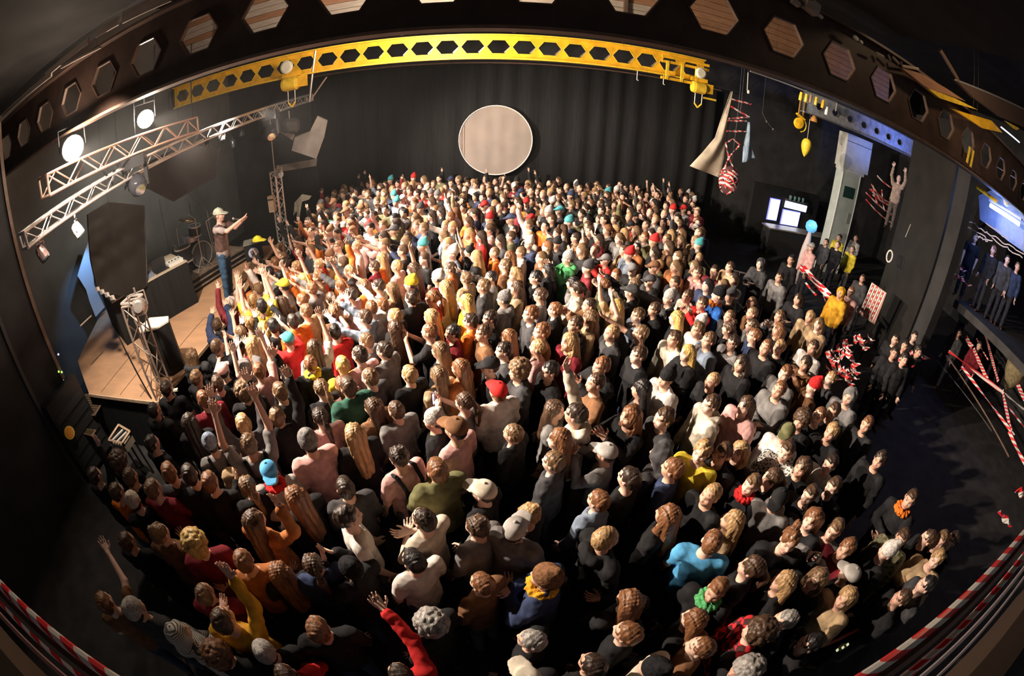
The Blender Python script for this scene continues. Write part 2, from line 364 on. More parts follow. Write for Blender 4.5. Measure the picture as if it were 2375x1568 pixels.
# mixing table with black cloth
tb = thing('mixing_table', 'table under a black floor length cloth behind the truss tower', 'table', (0, 0, 0))
A = Vector((-6.12, 6.85, SZ)); B = Vector((-7.05, 5.2, SZ)); dn = (B-A).normalized(); nn = Vector((dn.y, -dn.x, 0)); nn = nn if nn.x < 0 else -nn
b = MB(); b.slab([A, B, B+nn*1.5, A+nn*1.1], (0, 0, .92)); b.build('black_cloth', BLACK, tb)
b = MB(); b.slab([p+Vector((0, 0, .92)) for p in (A, B, B+nn*1.5, A+nn*1.1)], (0, 0, .025)); b.build('table_top', mat('pale_table_edge', (.55, .45, .34), .6), tb)
TZ = SZ+.945
def on_table(u, v): p = A+(B-A)*u+nn*v; return Vector((p.x, p.y, TZ))
rzt = math.atan2(dn.y, dn.x)
for i, (u, v, sx, sy, sz, m, nm, lab, cat) in enumerate([(.30, .22, .34, .24, .02, BLACKM, 'laptop', 'open laptop computer on the mixing table', 'laptop'), (.12, .25, .36, .3, .07, WHITEP, 'mixer', 'white sound mixer on the mixing table nearest the drums', 'mixer'),
      (.52, .25, .38, .30, .09, mat('blue_grey_metal', (.25, .3, .42), .4, .4), 'mixer', 'blue grey sound mixer in the middle of the mixing table', 'mixer'), (.75, .3, .36, .30, .06, GREYCL, 'media_player', 'pale disc player at the near end of the mixing table', 'player'), (.55, .75, .3, .3, .3, WHITEP, 'white_case', 'white box standing at the back of the mixing table', 'case')]):
    t = thing(nm, lab, cat, on_table(u, v), rzt)
    b = MB(); b.box((0, 0, sz/2), (sx, sy, sz)); b.build('body', m, t)
    if nm == 'laptop':
        b = MB(); b.box((0, -.13, .12), (sx, .012, .23)); b.build('screen', BLACKM, t)
    else:
        for k in range(4):
            b = MB(); b.lathe([(.018, 0), (.014, .02)], (-.12+.08*k, .02*(k % 2), sz), (0, 0, 1), 8); b.build('knob', BLACKM if m is not BLACKM else WHITEP, t)

# stage cabinet near the front edge
cb = Vector((-5.22, 4.62, SZ))
t = thing('speaker_cabinet', 'tall black loudspeaker cabinet with a lit top coloured cream near the stage corner', 'speaker', cb, math.radians(12))
prof = [(-.30, -.16), (-.20, -.26), (.14, -.24), (.30, -.06), (.22, .10), (-.22, .16)]
b = MB(); b.slab([(x, y, 0) for x, y in prof], (0, 0, .84)); b.build('cabinet_body', BLACKP, t)
b = MB(); b.slab([(x*1.02, y*1.02, .84) for x, y in prof], (0, 0, .025)); b.build('cabinet_top', CREAMP, t)  # cream colour stands in for light striking the cabinet top
b = MB(); b.box((-.03, -.262, .45), (.3, .015, .7)); b.build('grille', mat('black_grille', (.012, .012, .012), .8), t)
fl = at(400, 880, z=SZ)
t = thing('wedge_monitor', 'small black wedge monitor lying beside the tall loudspeaker cabinet', 'speaker', at(383, 858, z=SZ), .3)
b = MB(); b.slab([(-.2, -.14, 0), (.2, -.14, 0), (.2, -.1, .22), (-.2, -.1, .22)], (0, .01, 0)); b.slab([(-.2, -.14, 0), (-.2, .2, 0), (-.2, -.1, .24)], (.4, 0, 0)); b.build('cabinet_body', BLACKP, t)
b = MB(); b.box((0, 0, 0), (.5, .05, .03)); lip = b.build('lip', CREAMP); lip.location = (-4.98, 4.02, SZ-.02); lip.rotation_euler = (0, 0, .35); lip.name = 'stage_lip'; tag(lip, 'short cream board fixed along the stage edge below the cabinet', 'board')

# monitors beside the performer
p = at(592, 598, z=SZ)
t = thing('stage_monitor', 'grey topped stage monitor with a round blue and white emblem', 'speaker', p, math.radians(28))
b = MB(); b.slab([(-.22, -.2, 0), (.22, -.2, 0), (.22, .2, 0), (-.22, .2, 0)], (0, 0, .42)); b.build('cabinet_body', BLACKP, t)
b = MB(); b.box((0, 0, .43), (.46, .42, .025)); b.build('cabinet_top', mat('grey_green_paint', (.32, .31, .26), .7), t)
b = MB(); b.lathe([(.13, 0), (.13, .012)], (0, -.205, .2), (0, -1, 0), 24); b.build('emblem_disc', WHITEP, t)
bl = mat('blue_print', (.03, .09, .45), .5)
b = MB(); b.lathe([(.145, 0), (.145, .006)], (0, -.205, .2), (0, -1, 0), 24); b.build('emblem_ring', bl, t)
b = MB()
for (x0, z0, x1, z1) in ((-.07, .26, -.03, .14), (-.03, .14, .0, .20), (.0, .20, .035, .14), (.035, .14, .075, .26), (-.04, .27, 0, .22), (0, .22, .04, .27)): b.bar((x0, -.222, z0), (x1, -.222, z1), .012, 4)
b.build('emblem_mark', bl, t)
t = thing('floor_lamp_box', 'small white box beside the stage monitor', 'box', at(567, 592, z=SZ), .4); b = MB(); b.box((0, 0, .16), (.14, .14, .3)); b.build('body', BLACKP, t); b = MB(); b.box((0, -.075, .2), (.11, .02, .11)); b.build('face', WHITEP, t)

# ---------------------------------------------------------------- trusses
def truss(name, label, a, bpt, w, h, bay, m=ALU, r=.022, rb=.010, cat='truss', group=None):
    a, bpt = Vector(a), Vector(bpt); t = thing(name, label, cat, a, 0, group)
    d = bpt-a; Ln = d.length; t.rotation_mode = 'QUATERNION'; t.rotation_quaternion = d.to_track_quat('X', 'Z')
    cs = [(s*w/2, u*h/2) for s, u in ((-1, -1), (1, -1), (1, 1), (-1, 1))]
    c0 = MB().bar((0, 0, 0), (Ln, 0, 0), r, 8).build('chord', m, t); c0.location = (0, cs[0][0], cs[0][1])
    for c in cs[1:]: linkcopy(c0, t, (0, c[0], c[1]))
    nb = max(2, int(round(Ln/bay))); bl_ = Ln/nb
    protos = {}
    for k in range(4):
        p, q = cs[k], cs[(k+1) % 4]
        for s in (0, 1):
            s_, e = ((0, p), (bl_, q)) if s == 0 else ((0, q), (bl_, p))
            protos[k, s] = None
        for i in range(nb):
            s = i % 2
            if protos[k, s] is None:
                aa = (0, *(p if s == 0 else q)); ee = (bl_, *(q if s == 0 else p))
                protos[k, s] = MB().bar(aa, ee, rb, 5).build('brace', m, t); protos[k, s].location = (i*bl_, 0, 0)
            else: linkcopy(protos[k, s], t, (i*bl_, 0, 0))
    fr = None
    for x in (0, Ln):
        if fr is None:
            fb = MB()
            for k in range(4): fb.bar((0, *cs[k]), (0, *cs[(k+1) % 4]), r, 6)
            fr = fb.build('end_frame', m, t); fr.location = (x, 0, 0)
        else: linkcopy(fr, t, (x, 0, 0))
    return t
trA = truss('lighting_truss', 'long aluminium lighting truss running above the stage front', (-5.62, 2.84, 4.14), (-5.5, 12.9, 4.72), .2, .2, .24)
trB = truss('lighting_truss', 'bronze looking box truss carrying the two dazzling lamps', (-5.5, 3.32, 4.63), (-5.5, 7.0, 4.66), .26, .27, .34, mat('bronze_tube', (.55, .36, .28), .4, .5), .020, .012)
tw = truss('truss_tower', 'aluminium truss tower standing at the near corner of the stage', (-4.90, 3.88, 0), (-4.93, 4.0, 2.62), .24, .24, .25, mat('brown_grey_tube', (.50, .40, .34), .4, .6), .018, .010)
tw2 = truss('truss_tower', 'pale truss tower at the far end of the stage', (-5.42, 10.05, 0.0), (-5.40, 10.1, 2.98), .2, .2, .2, ALU, .02, .011)
b = MB(); b.path([(-5.06, 3.9, 2.66), (-4.78, 3.9, 2.66), (-4.78, 4.14, 2.66), (-5.06, 4.14, 2.66), (-5.06, 3.9, 2.66)], .022, 6)
o = b.build('tower_collar', ALU); o.parent = tw; o.matrix_parent_inverse = (Matrix.Translation(tw.location) @ tw.rotation_quaternion.to_matrix().to_4x4()).inverted()
t = thing('junction_box', 'orange wooden box strapped to the far truss tower', 'box', (-5.52, 9.93, 2.2)); b = MB(); b.box((0, 0, 0), (.16, .14, .42)); b.build('body', PLYE, t); b = MB(); b.box((0, -.07, .12), (.17, .02, .03)); b.build('strap', BLACKM, t)
# hanging rods
for i, (x0, y0, x1, y1) in enumerate([(-5.5, 10.0, 4.6, 2.98)]):
    b = MB(); b.bar((-5.42, 10.1, 2.98), (-5.42, 10.1, 4.45), .014, 6); o = b.build('hanging_rod', STEEL); tag(o, 'thin vertical rod between the far truss tower and the truss above', 'rod')
for k, (y, cl) in enumerate(((4.9, 'nearest the stage corner'), (5.35, 'second from the stage corner'), (5.9, 'third from the stage corner'), (7.0, 'at the far end of that truss'))):
    b = MB(); b.bar((-5.5, y, 4.8), (-5.5, y+.05, 6.3), .012, 5); o = b.build('suspension_cable', BLACKM); tag(o, 'thin dark cable holding up the dazzling lamp truss, '+cl, 'cable', 'suspension cables of the lamp truss')
b = MB(); b.bar((-5.5, 4.9, 4.5), (-5.56, 4.6, 4.2), .02, 6).bar((-5.5, 4.5, 4.5), (-5.56, 4.75, 4.2), .02, 6); o = b.build('truss_clamp', BLACKM); tag(o, 'dark crossed clamp joining the two trusses above the stage', 'clamp')
b = MB(); b.bar((-4.5, 11, 5.98), (-4.7, 11.0, 4.6), .03, 6).bar((-4.2, 11, 5.2), (-4.7, 11.0, 4.6), .02, 6); o = b.build('truss_hanger', STEEL); tag(o, 'steel hanger dropping from the yellow beam to the end of the long truss', 'hanger')

# ---------------------------------------------------------------- lamps
def par_can(label, loc, aim, r=.11, ln=.26, m=BLACKM, lens=None, lamp_on=False, group=None, name='spotlight'):
    t = thing(name, label, 'spotlight', loc, 0, group); ax = Vector(aim).normalized()
    b = MB(); b.lathe([(r*.6, -ln*.6), (r*.85, -ln*.45), (r, 0), (r, ln*.45)], (0, 0, 0), ax, 16, True); b.build('housing', m, t, False)
    b = MB(); b.lathe([(r*.93, ln*.45+.002), (r*.9, ln*.45+.02)], (0, 0, 0), ax, 16); b.build('lens', lens or CHROME, t)
    u = ax.cross(Vector((0, 0, 1))).normalized(); b = MB()
    b.path([u*r*1.15, u*r*1.15+Vector((0, 0, r*1.7)), -u*r*1.15+Vector((0, 0, r*1.7)), -u*r*1.15], .010, 5); b.bar((0, 0, r*1.7), (0, 0, r*1.7+.08), .015, 6); b.build('yoke', m, t)
    return t
HOT = mat('lit_lamp_lens', (1, 1, 1), .5, emit=(1.0, .86, .62), estr=70)
par_can('dazzling lit lamp nearest the left edge, on the lamp truss', L1, (5.5, -3.6, -.4), .185, .24, BLACKM, HOT, True)
par_can('dazzling lit lamp further along the lamp truss', L2, (5.5, -5.2, -.4), .16, .22, BLACKM, HOT, True)
par_can('pale spotlight hanging below the near part of the long truss', at(180, 533, X=-5.6), (.3, .3, -1), .085, .2, WHITEP)
par_can('spotlight hanging below the near end of the long truss', at(98, 588, X=-5.6), (.5, .2, -1), .085, .2, mat('red_brown_metal', (.3, .2, .19), .4, .4))
par_can('floodlight on the near truss tower, round and pale', at(324, 712, X=-4.72), (-.5, .7, -.3), .12, .2, STEEL)
par_can('small lamp on top of the far truss tower', (-5.25, 10.0, 2.92), (1, -.6, -.2), .09, .16, STEEL)
for i, (x, y, r) in enumerate([(515, 320, .06), (560, 308, .06), (480, 330, .05), (540, 335, .05)]):
    par_can(['small white lamp hanging from the middle of the long truss', 'small lamp hanging just beyond the white lamp on the long truss', 'small dark lamp hanging on the near side of the white lamp', 'lowest of the small lamps hanging from the long truss'][i], at(x, y, X=-5.5), (.4, -.3, -1), r, .14, WHITEP if i == 0 else BLACKM)
def moving_head(label, loc, s=1., rz=0):
    t = thing('moving_head_light', label, 'stage light', loc, rz)
    b = MB(); b.box((0, 0, .26*s), (.36*s, .3*s, .14*s)); b.build('base', BLACKM, t)
    for q in (-1, 1):
        b = MB(); b.box((q*.17*s, 0, .06*s), (.05*s, .12*s, .32*s)); b.build('arm', BLACKM, t)
    b = MB(); b.lathe([(.05*s, -.16*s), (.13*s, -.1*s), (.15*s, 0), (.14*s, .1*s), (.10*s, .15*s)], (0, 0, -.06*s), (.4, -.75, -.5), 18); b.build('head', mat('glossy_black', (.03, .03, .035), .12), t, True)
    b = MB(); b.lathe([(.085*s, .152*s), (.08*s, .165*s)], (0, 0, -.06*s), (.4, -.75, -.5), 18); b.build('lens', CHROME, t)
    return t
moving_head('big black moving head light hanging from the long truss above the tall screen', at(318, 425, X=-5.45)+Vector((0, 0, .05)), 1.15, .6)
moving_head('black moving head light near the far end of the long truss', at(625, 300, X=-5.45), 1.35, .2)
t = thing('fresnel_lamp', 'squat grey drum shaped lamp beside the far moving head light', 'spotlight', at(672, 290, X=-5.4)); b = MB(); b.lathe([(.2, 0), (.26, .06), (.26, .3), (.18, .38)], (0, 0, -.2), (0.1, 0, 1), 20); b.build('housing', mat('dark_grey_metal', (.09, .09, .085), .4, .3), t, False); b = MB(); b.bar((0, 0, .18), (0, 0, .4), .02); b.build('yoke', STEEL, t)

# ---------------------------------------------------------------- black cloths and boards over the stage
def panel(name, label, cat, pix, m, thick, plane, edge=None, group=None):
    pts = [at(x, y, **plane) for x, y in pix]; c = sum(pts, Vector())/len(pts)
    t = thing(name, label, cat, c, 0, group); off = Vector((-thick, 0, 0)) if 'X' in plane else Vector((0, thick, 0))
    MB().slab(local(pts, c), off).build('sheet', m, t)
    if edge:
        b = MB(); lp = local(pts, c); b.path(lp+[lp[0]], .012, 5); b.build('edge', edge, t)
    return t
panel('black_screen', 'big black rectangular screen hanging above the mixing table', 'screen', [(205, 497), (250, 470), (335, 478), (340, 600), (341, 662), (300, 690), (228, 672), (212, 600)], mat('dull_black_board', (.020, .018, .016), .55, noise=.25, scale=3), .06, dict(X=-6.6), mat('black_edge', (.03, .025, .022), .4))
panel('black_banner', 'black six sided banner hung under the truss behind the moving head', 'banner', [(338, 380), (430, 335), (511, 342), (497, 413), (404, 466), (345, 436)], mat('brown_black_board', (.018, .013, .011), .5, noise=.3, scale=2), .05, dict(X=-6.3), mat('black_edge2', (.02, .014, .012), .4))
panel('white_flag', 'pale grey notched flag hanging at the far end of the truss', 'flag', [(677, 349), (684, 318), (720, 304), (737, 269), (759, 279), (751, 318), (733, 368)], GREYCL, .02, dict(Y=12.0), ALU)
panel('white_board', 'slanted pale board below the notched flag at the curtain corner', 'board', [(640, 385), (735, 368), (733, 385), (690, 392), (642, 400)], mat('grey_brown_board', (.3, .26, .22), .7), .03, dict(Y=12.6))
panel('white_board', 'small pale wedge hanging beside the notched flag', 'board', [(648, 305), (683, 312), (678, 325)], GREYCL, .02, dict(Y=11.6))
panel('bent_reflector', 'cream curved reflector standing beside the far truss tower', 'reflector', [(683, 470), (700, 451), (722, 455), (716, 463), (700, 468), (694, 505), (688, 515), (689, 490), (680, 500)], CREAMP, .03, dict(Y=11.2))
panel('side_curtain', 'black side curtain closing the far corner of the stage', 'curtain', [(700, 392), (736, 385), (748, 480), (752, 520), (700, 530), (688, 480)], BLACK, .04, dict(Y=13.0))
panel('blue_light_patch', 'patch of blue light on the stage wall, added as a pale panel', 'sheet', [(180, 640), (205, 560), (214, 560), (218, 660), (243, 712), (222, 735), (208, 700), (200, 672)], mat('blue_light_tint', (.6, .7, .8), .7), .02, dict(X=-9.3))  # panel shaped and tinted as the patch of blue light on the wall
for i, (x, y, x2, y2) in enumerate([(186, 756, 212, 732), (312, 680, 325, 662)]):
    b = MB(); b.bar(at(x, y, X=-6.9), at(x2, y2, X=-6.9), .014, 5); o = b.build('metal_bar', ALU); tag(o, ['short shiny bar on the dark wall under the blue patch', 'short bar leaning against the black table cloth', 'short bar fixed on top of the big black screen'][i], 'bar')
b = MB(); b.bar(at(222, 668, X=-6.2), at(268, 695, X=-5.4), .012, 5)
for q in (.1, .35, .6, .85):
    p = at(222, 668, X=-6.2).lerp(at(268, 695, X=-5.4), q); b.box(p, (.07, .05, .06))
o = b.build('cable_hooks', ALU); tag(o, 'row of pale hooks leading to the top of the near truss tower', 'hooks')
b = MB(); b.bar(at(275, 780, X=-5.35), at(405, 1010, X=-5.0)+Vector((0, 0, -.1)), .014, 5); o = b.build('leaning_pole', BLACKM); tag(o, 'thin black pole leaning beside the near truss tower', 'pole')

# ---------------------------------------------------------------- near-left clutter
def grate(label, pix, z):
    pts = [at(x, y, z=z) for x, y in pix]; c = sum(pts, Vector())/4; t = thing('floor_grate', label, 'grate', c); lp = local(pts, c)
    b = MB(); b.path(lp+[lp[0]], .018, 4); b.build('frame', BROWNE, t)
    b = MB(); b.slab([p-Vector((0, 0, .03)) for p in lp], (0, 0, .02)); b.build('tray', mat('brown_tray', (.12, .085, .05), .7, noise=.3, scale=8), t)
    for k in range(1, 9):
        u = k/9; b = MB(); b.bar(lp[0].lerp(lp[3], u), lp[1].lerp(lp[2], u), .006, 4); b.build('slat', mat('dull_brass', (.16, .11, .06), .5, .4), t)
grate('brown meshed tray with a pale frame beside the stage corner', [(200, 915), (245, 920), (220, 963), (176, 958)], .85)
grate('small pale framed tray below the bigger one at the left', [(195, 995), (222, 998), (214, 1010), (188, 1004)], .75)
pts = [at(x, y, z=.9) for x, y in ((275, 985), (301, 1000), (283, 1027), (252, 1020))]; c = sum(pts, Vector())/4
t = thing('equipment_crate', 'pale open crate of tools and cables at the left of the crowd', 'crate', c); lp = local(pts, c)
for q in lp: MB().bar(q*.9, (q.x*.9, q.y*.9, -.89), .02, 5).build('leg', BLACKM, t)
b = MB(); b.slab([p-Vector((0, 0, .2)) for p in lp], (0, 0, .12)); b.build('box', mat('beige_crate', (.42, .36, .28), .7), t)
b = MB(); b.path(lp+[lp[0]], .02, 4); b.build('rim', PLYE, t)
for k in range(5):
    b = MB(); b.bar(lp[0].lerp(lp[1], .15+.17*k)-Vector((0, 0, .05)), lp[3].lerp(lp[2], .1+.18*k)+Vector((0, 0, .0)), .018, 5); b.build('tool', WHITEP if k % 2 else BLACKM, t)
t = thing('yellow_bucket', 'tipped yellow and orange bucket at the far left wall', 'bucket', at(163, 1008, X=-6.9)); b = MB(); b.lathe([(.07, 0), (.11, .22)], (0, 0, 0), (.8, -.3, .6), 16); b.build('shell', YEL2, t); b = MB(); b.lathe([(.09, .222), (.088, .23)], (0, 0, 0), (.8, -.3, .6), 16); b.build('lining', mat('orange_lining', (.8, .3, .03), .5), t)
ind = mat('indicator_green', (.3, .8, .1), .5, emit=(.6, 1, .2), estr=1.2); inw = mat('indicator_white', (.8, .8, 1), .5, emit=(.6, .6, 1), estr=1.2)
for i, (x, y, m) in enumerate([(136, 862, ind), (143, 863, ind), (135, 822, inw), (148, 883, inw)]):
    t = thing('equipment_light', ['green pilot light on the dark rack at the left wall', 'second green pilot light on the dark rack at the left wall', 'blue white pilot light above the green ones', 'white pilot light below the green ones'][i], 'pilot light', at(x, y, X=-7.02)); MB().lathe([(.02, 0), (.015, .02)], (0, 0, 0), (1, 0, 0), 8).build('lens', m, t)
t = thing('equipment_rack', 'dark rack of dimmer boxes against the near left wall', 'rack', (-6.95, 3.1, 0.0)); b = MB(); b.box((-.0, 0, .9), (.25, .9, 1.5)); b.build('cabinet', BLACKM, t)
for k in range(6): b = MB(); b.box((.13, 0, .2+.22*k), (.02, .8, .14)); b.build('module', mat('grey_module', (.03, .03, .03), .4), t)

# thin stage haze filling the hall
hz = bpy.data.materials.new('haze'); hz.use_nodes = True; N = hz.node_tree.nodes; N.clear(); vs_ = N.new('ShaderNodeVolumeScatter'); vs_.inputs['Density'].default_value = .0009; vs_.inputs['Anisotropy'].default_value = .25; ou = N.new('ShaderNodeOutputMaterial'); hz.node_tree.links.new(vs_.outputs[0], ou.inputs['Volume'])
o = MB().box((-3.6, 7.9, 4.3), (11.6, 10.6, 3.3)).build('haze', hz); tag(o, 'thin theatrical haze hanging around the lamps above the stage front', 'haze', None, 'stuff'); o.display_type = 'WIRE'
# ---------------------------------------------------------------- hoists on the yellow beam
def hoist(label, x, s=1.):
    t = thing('chain_hoist', label, 'hoist', (x, 10.86, 5.3))
    b = MB(); b.lathe([(.16*s, -.22*s), (.18*s, -.15*s), (.18*s, .15*s), (.14*s, .22*s)], (0, -.1, -.12*s), (1, 0, 0), 16); b.build('motor', YEL2, t)
    b = MB(); b.box((.3*s, -.1, -.1*s), (.2*s, .2*s, .28*s)); b.build('gearbox', YEL, t)
    b = MB(); b.lathe([(.12*s, 0), (.17*s, .03), (.17*s, .06), (.12*s, .09)], (-.05, -.2, .32*s), (0, -1, 0), 16); b.build('wheel', CREAMP, t)
    b = MB(); b.box((0, -.05, .12*s), (.5*s, .1, .12*s)); b.build('trolley', YEL, t)
    for q in (-.1, .1): b = MB(); b.bar((q, -.1, -.2*s), (q, -.1, -.6*s), .012, 5); b.build('chain', STEEL, t)
    b = MB(); b.path([(-.1, -.1, -.6*s), (0, -.1, -.72*s), (.1, -.1, -.6*s)], .025, 6); b.build('hook', YEL2, t)
hoist('yellow chain hoist on the left part of the yellow beam above the truss', -5.1, 1.05)
hoist('yellow chain hoist at the right end of the yellow beam', 5.0, .9)
t = thing('crane_trolley', 'orange crane trolley frame under the right end of the yellow beam', 'trolley', (4.6, 10.8, 5.2))
for z in (.55, .42, -.02): b = MB(); b.box((0, 0, z+.1), (1.3, .06, .07)); b.build('rail', YEL, t)
for x in (-.5, -.1, .3): b = MB(); b.box((x, -.02, .3), (.07, .05, .5)); b.build('strut', YEL2, t)
b = MB(); b.box((.75, 0, -.25), (.36, .05, .05)); b.build('bumper', YEL2, t)
for i, x in enumerate((3.4, 4.1)):
    b = MB(); b.bar((x, 11, 5.35), (x, 11, 5.12), .012, 5).bar((x, 11, 5.12), (x+.04, 11, 5.1), .012, 5); o = b.build('white_hook', WHITEP); tag(o, ['white hook under the yellow beam, left one of the pair', 'white hook under the yellow beam, right one of the pair'][i], 'hook')

# ---------------------------------------------------------------- hanging cloths, taped ball, inflated drops
def sail(label, L_, R_, m, Y):
    n = 12
    def fn(u, v):
        i = v*(len(L_)-1); k = min(int(i), len(L_)-2); f = i-k
        pl = [L_[k][j]*(1-f)+L_[k+1][j]*f for j in (0, 1)]; pr = [R_[k][j]*(1-f)+R_[k+1][j]*f for j in (0, 1)]
        p = at(pl[0]*(1-u)+pr[0]*u, pl[1]*(1-u)+pr[1]*u, Y=Y); return (p.x, p.y+.06*math.sin(u*7+v*3), p.z)
    o = grid_cloth('hanging_cloth', m, fn, 10, 16, None, .01); tag(o, label, 'cloth')
sail('long pale cloth sail curving out from the taped ladder, beige with dark stains', [(1696, 214), (1682, 255), (1660, 320), (1630, 355), (1600, 385)], [(1698, 212), (1692, 260), (1686, 320), (1680, 365), (1668, 412)], mat('stained_cloth', (.60, .50, .38), .8, col2=(.30, .26, .20), scale=2.2), 10.9)
sail('narrow blue grey cloth hanging right of the taped ball', [(1736, 283), (1730, 320), (1726, 345), (1722, 377)], [(1737, 283), (1741, 320), (1745, 345), (1750, 366)], mat('blue_cloth', (.30, .40, .52), .7, noise=.2), 10.9)
def strip(o_name, label, a, b_, w, m, group=None, sag=0., n=8, cat='tape'):
    a, b_ = Vector(a), Vector(b_); d = (b_-a); s = d.cross(Vector((0, 1, .3))).normalized()*w/2; vs = []; fs = []
    mid = (a+b_)/2
    for i in range(n+1):
        u = i/n; p = a.lerp(b_, u)+Vector((0, 0, -sag*4*u*(1-u)))-mid; tw_ = math.sin(u*9)*.6; s2 = Quaternion(d.normalized(), tw_) @ s; vs += [p-s2, p+s2]
    for i in range(n): fs.append((2*i, 2*i+1, 2*i+3, 2*i+2))
    o = MB().add(vs, fs).build(o_name, m); o.location = mid; md = o.modifiers.new('thickness', 'SOLIDIFY'); md.thickness = .004
    if label: tag(o, label, cat, group)
    return o
lt = thing('tape_ladder', 'red and white tape rungs strung between the hanging cloths', 'tape', at(1715, 280, Y=10.8))
for (a, b_) in (((1697, 230), (1742, 242)), ((1695, 247), (1738, 272)), ((1690, 275), (1735, 272)), ((1688, 280), (1732, 281)), ((1685, 304), (1730, 305))):
    o = strip('rung', None, at(*a, Y=10.8), at(*b_, Y=10.8), .05, TAPE2); o.parent = lt; o.location = o.location-lt.location
for (a, b_) in (((1683, 332), (1700, 322)), ((1700, 322), (1716, 336)), ((1716, 336), (1690, 365)), ((1683, 332), (1690, 365)), ((1690, 365), (1700, 388)), ((1690, 365), (1682, 386))):
    o = strip('tie', None, at(*a, Y=10.8), at(*b_, Y=10.8), .04, TAPE2); o.parent = lt; o.location = o.location-lt.location
b_c = (at(1690, 386, Y=10.8)+at(1690, 450, Y=10.8))/2
t = thing('taped_ball', 'big egg shaped ball wrapped in red and white tape', 'ball', b_c)
rng = random.Random(3); b = MB(); vs = []; fs = []; nr, ns = 14, 20
for j in range(nr+1):
    for i in range(ns):
        th = PI*j/nr; a = 2*PI*i/ns; r = .26*math.sin(th)*(1+.08*math.sin(5*a+th*4)); vs.append((r*math.cos(a), r*math.sin(a), .41*math.cos(th)))
for j in range(nr): fs += [(j*ns+i, j*ns+(i+1) % ns, (j+1)*ns+(i+1) % ns, (j+1)*ns+i) for i in range(ns)]
b.add(vs, fs); b.build('core', mat('dark_core', (.12, .05, .05), .7), t, True)
for k in range(60):
    a0 = rng.uniform(0, 2*PI); z0 = rng.uniform(-.26, .26); tl = rng.uniform(-1.1, 1.1); bb = MB(); pts = []
    for i in range(6):
        a = a0+i*.28; z = max(-.38, min(.38, z0*1.2+tl*(i-2.5)*.09)); r = .265*math.sqrt(max(0, 1-(z/.42)**2))+.016; pts.append((r*math.cos(a), r*math.sin(a), z))
    vs = []
    for p in pts: vs += [(p[0], p[1], p[2]-.022), (p[0]*1.02, p[1]*1.02, p[2]+.022)]
    bb.add(vs, [(2*i, 2*i+1, 2*i+3, 2*i+2) for i in range(5)]); bb.build('tape_wrap', TAPE2, t)
def drop(label, x, y, s, Y, m):
    t = thing('hanging_drop', label, 'ornament', at(x, y, Y=Y))
    pr = []
    for j in range(13):
        u = j/12; th = PI*u; pr.append((max(.002, .21*s*math.sin(th)*(1-.55*u)), .22*s*math.cos(th)-(.12*s*u*u)))
    b = MB(); b.lathe(pr, (0, 0, 0), (0.05, 0, 1), 20, False); b.build('body', m, t, True)
    b = MB(); b.bar((0, 0, .22*s), (0, 0, .8*s), .006, 4); b.build('string', STEEL, t)
drop('bright yellow drop shaped ornament hanging over the bar end', 1870, 338, 1.05, 10.9, YEL2)
t = thing('round_bell', 'orange round faced bell hanging above the yellow drop', 'bell', at(1855, 287, Y=10.9)); b = MB(); b.lathe([(.02, 0), (.16, .02), (.18, .05), (.16, .12)], (0, 0, 0), (.1, 1, .15), 20); b.build('dish', YEL, t); b = MB(); b.path([(.1+.2*math.cos(a/6), .05, .2*math.sin(a/6)-.03) for a in range(-9, 10)], .018, 5); b.build('rim', YEL2, t); b = MB(); b.box((0, 0, .22), (.34, .1, .05), Matrix.Rotation(.35, 3, 'Y')); b.build('bracket', YEL, t)
for q in (-.05, .12): b = MB(); b.bar((q, .05, .2), (q+.02, .05, .7), .03, 5); b.build('hanger', mat('brown_brass', (.35, .18, .05), .5, .4), t)
t = thing('round_bell', 'small brown orange bell right of the round faced one', 'bell', at(1888, 275, Y=10.9)); b = MB(); b.lathe([(.13, -.1), (.11, 0), (.03, .1)], (0, 0, 0), (0, 0, 1), 16); b.build('cup', mat('rust_orange', (.5, .22, .05), .5), t)
rk = thing('pipe_rack', 'white bent pipe with yellow holders below the brown beam at the right', 'rack', at(1900, 235, Y=10.2)); o0 = rk.location
b = MB(); b.path([at(1740, 165, Y=10.2)-o0, at(1870, 212, Y=10.2)-o0, at(1941, 238, Y=10.2)-o0, at(1938, 258, Y=10.2)-o0], .022, 6); b.build('pipe', ALU, rk)
for x, y, m in ((1858, 216, YEL), (1870, 220, YEL2), (1893, 227, YEL2), (1909, 234, YEL), (1880, 222, WOOD), (1918, 250, WHITEP)):
    b = MB(); p = at(x, y, Y=10.2)-o0; b.lathe([(.05, -.12), (.055, 0), (.04, .13)], p+Vector((0, 0, -.1)), (.1, 0, 1), 10); b.build('holder', m, rk)
b = MB(); b.bar(at(1735, 168, Y=10.4), at(1733, 210, Y=10.4), .012, 5); p = at(1736, 213, Y=10.4); b.lathe([(.03, -.05), (.045, 0), (.02, .05)], p, (0, 0, 1), 8); o = b.build('chain_pendant', WHITEP); tag(o, 'short chain with a small white weight beside the cloth sail', 'chain')
b = MB(); b.path([at(x, y, Y=11.5) for x, y in ((1768, 262), (1778, 282), (1793, 300))], .008, 4)
for x, y in ((1778, 282), (1793, 300)): b.lathe([(.02, -.03), (.03, .0), (.02, .03)], at(x, y, Y=11.5), (0, 0, 1), 8)
o = b.build('bead_string', STEEL); tag(o, 'thin string of beads hanging in the dark right of the cloths', 'string')

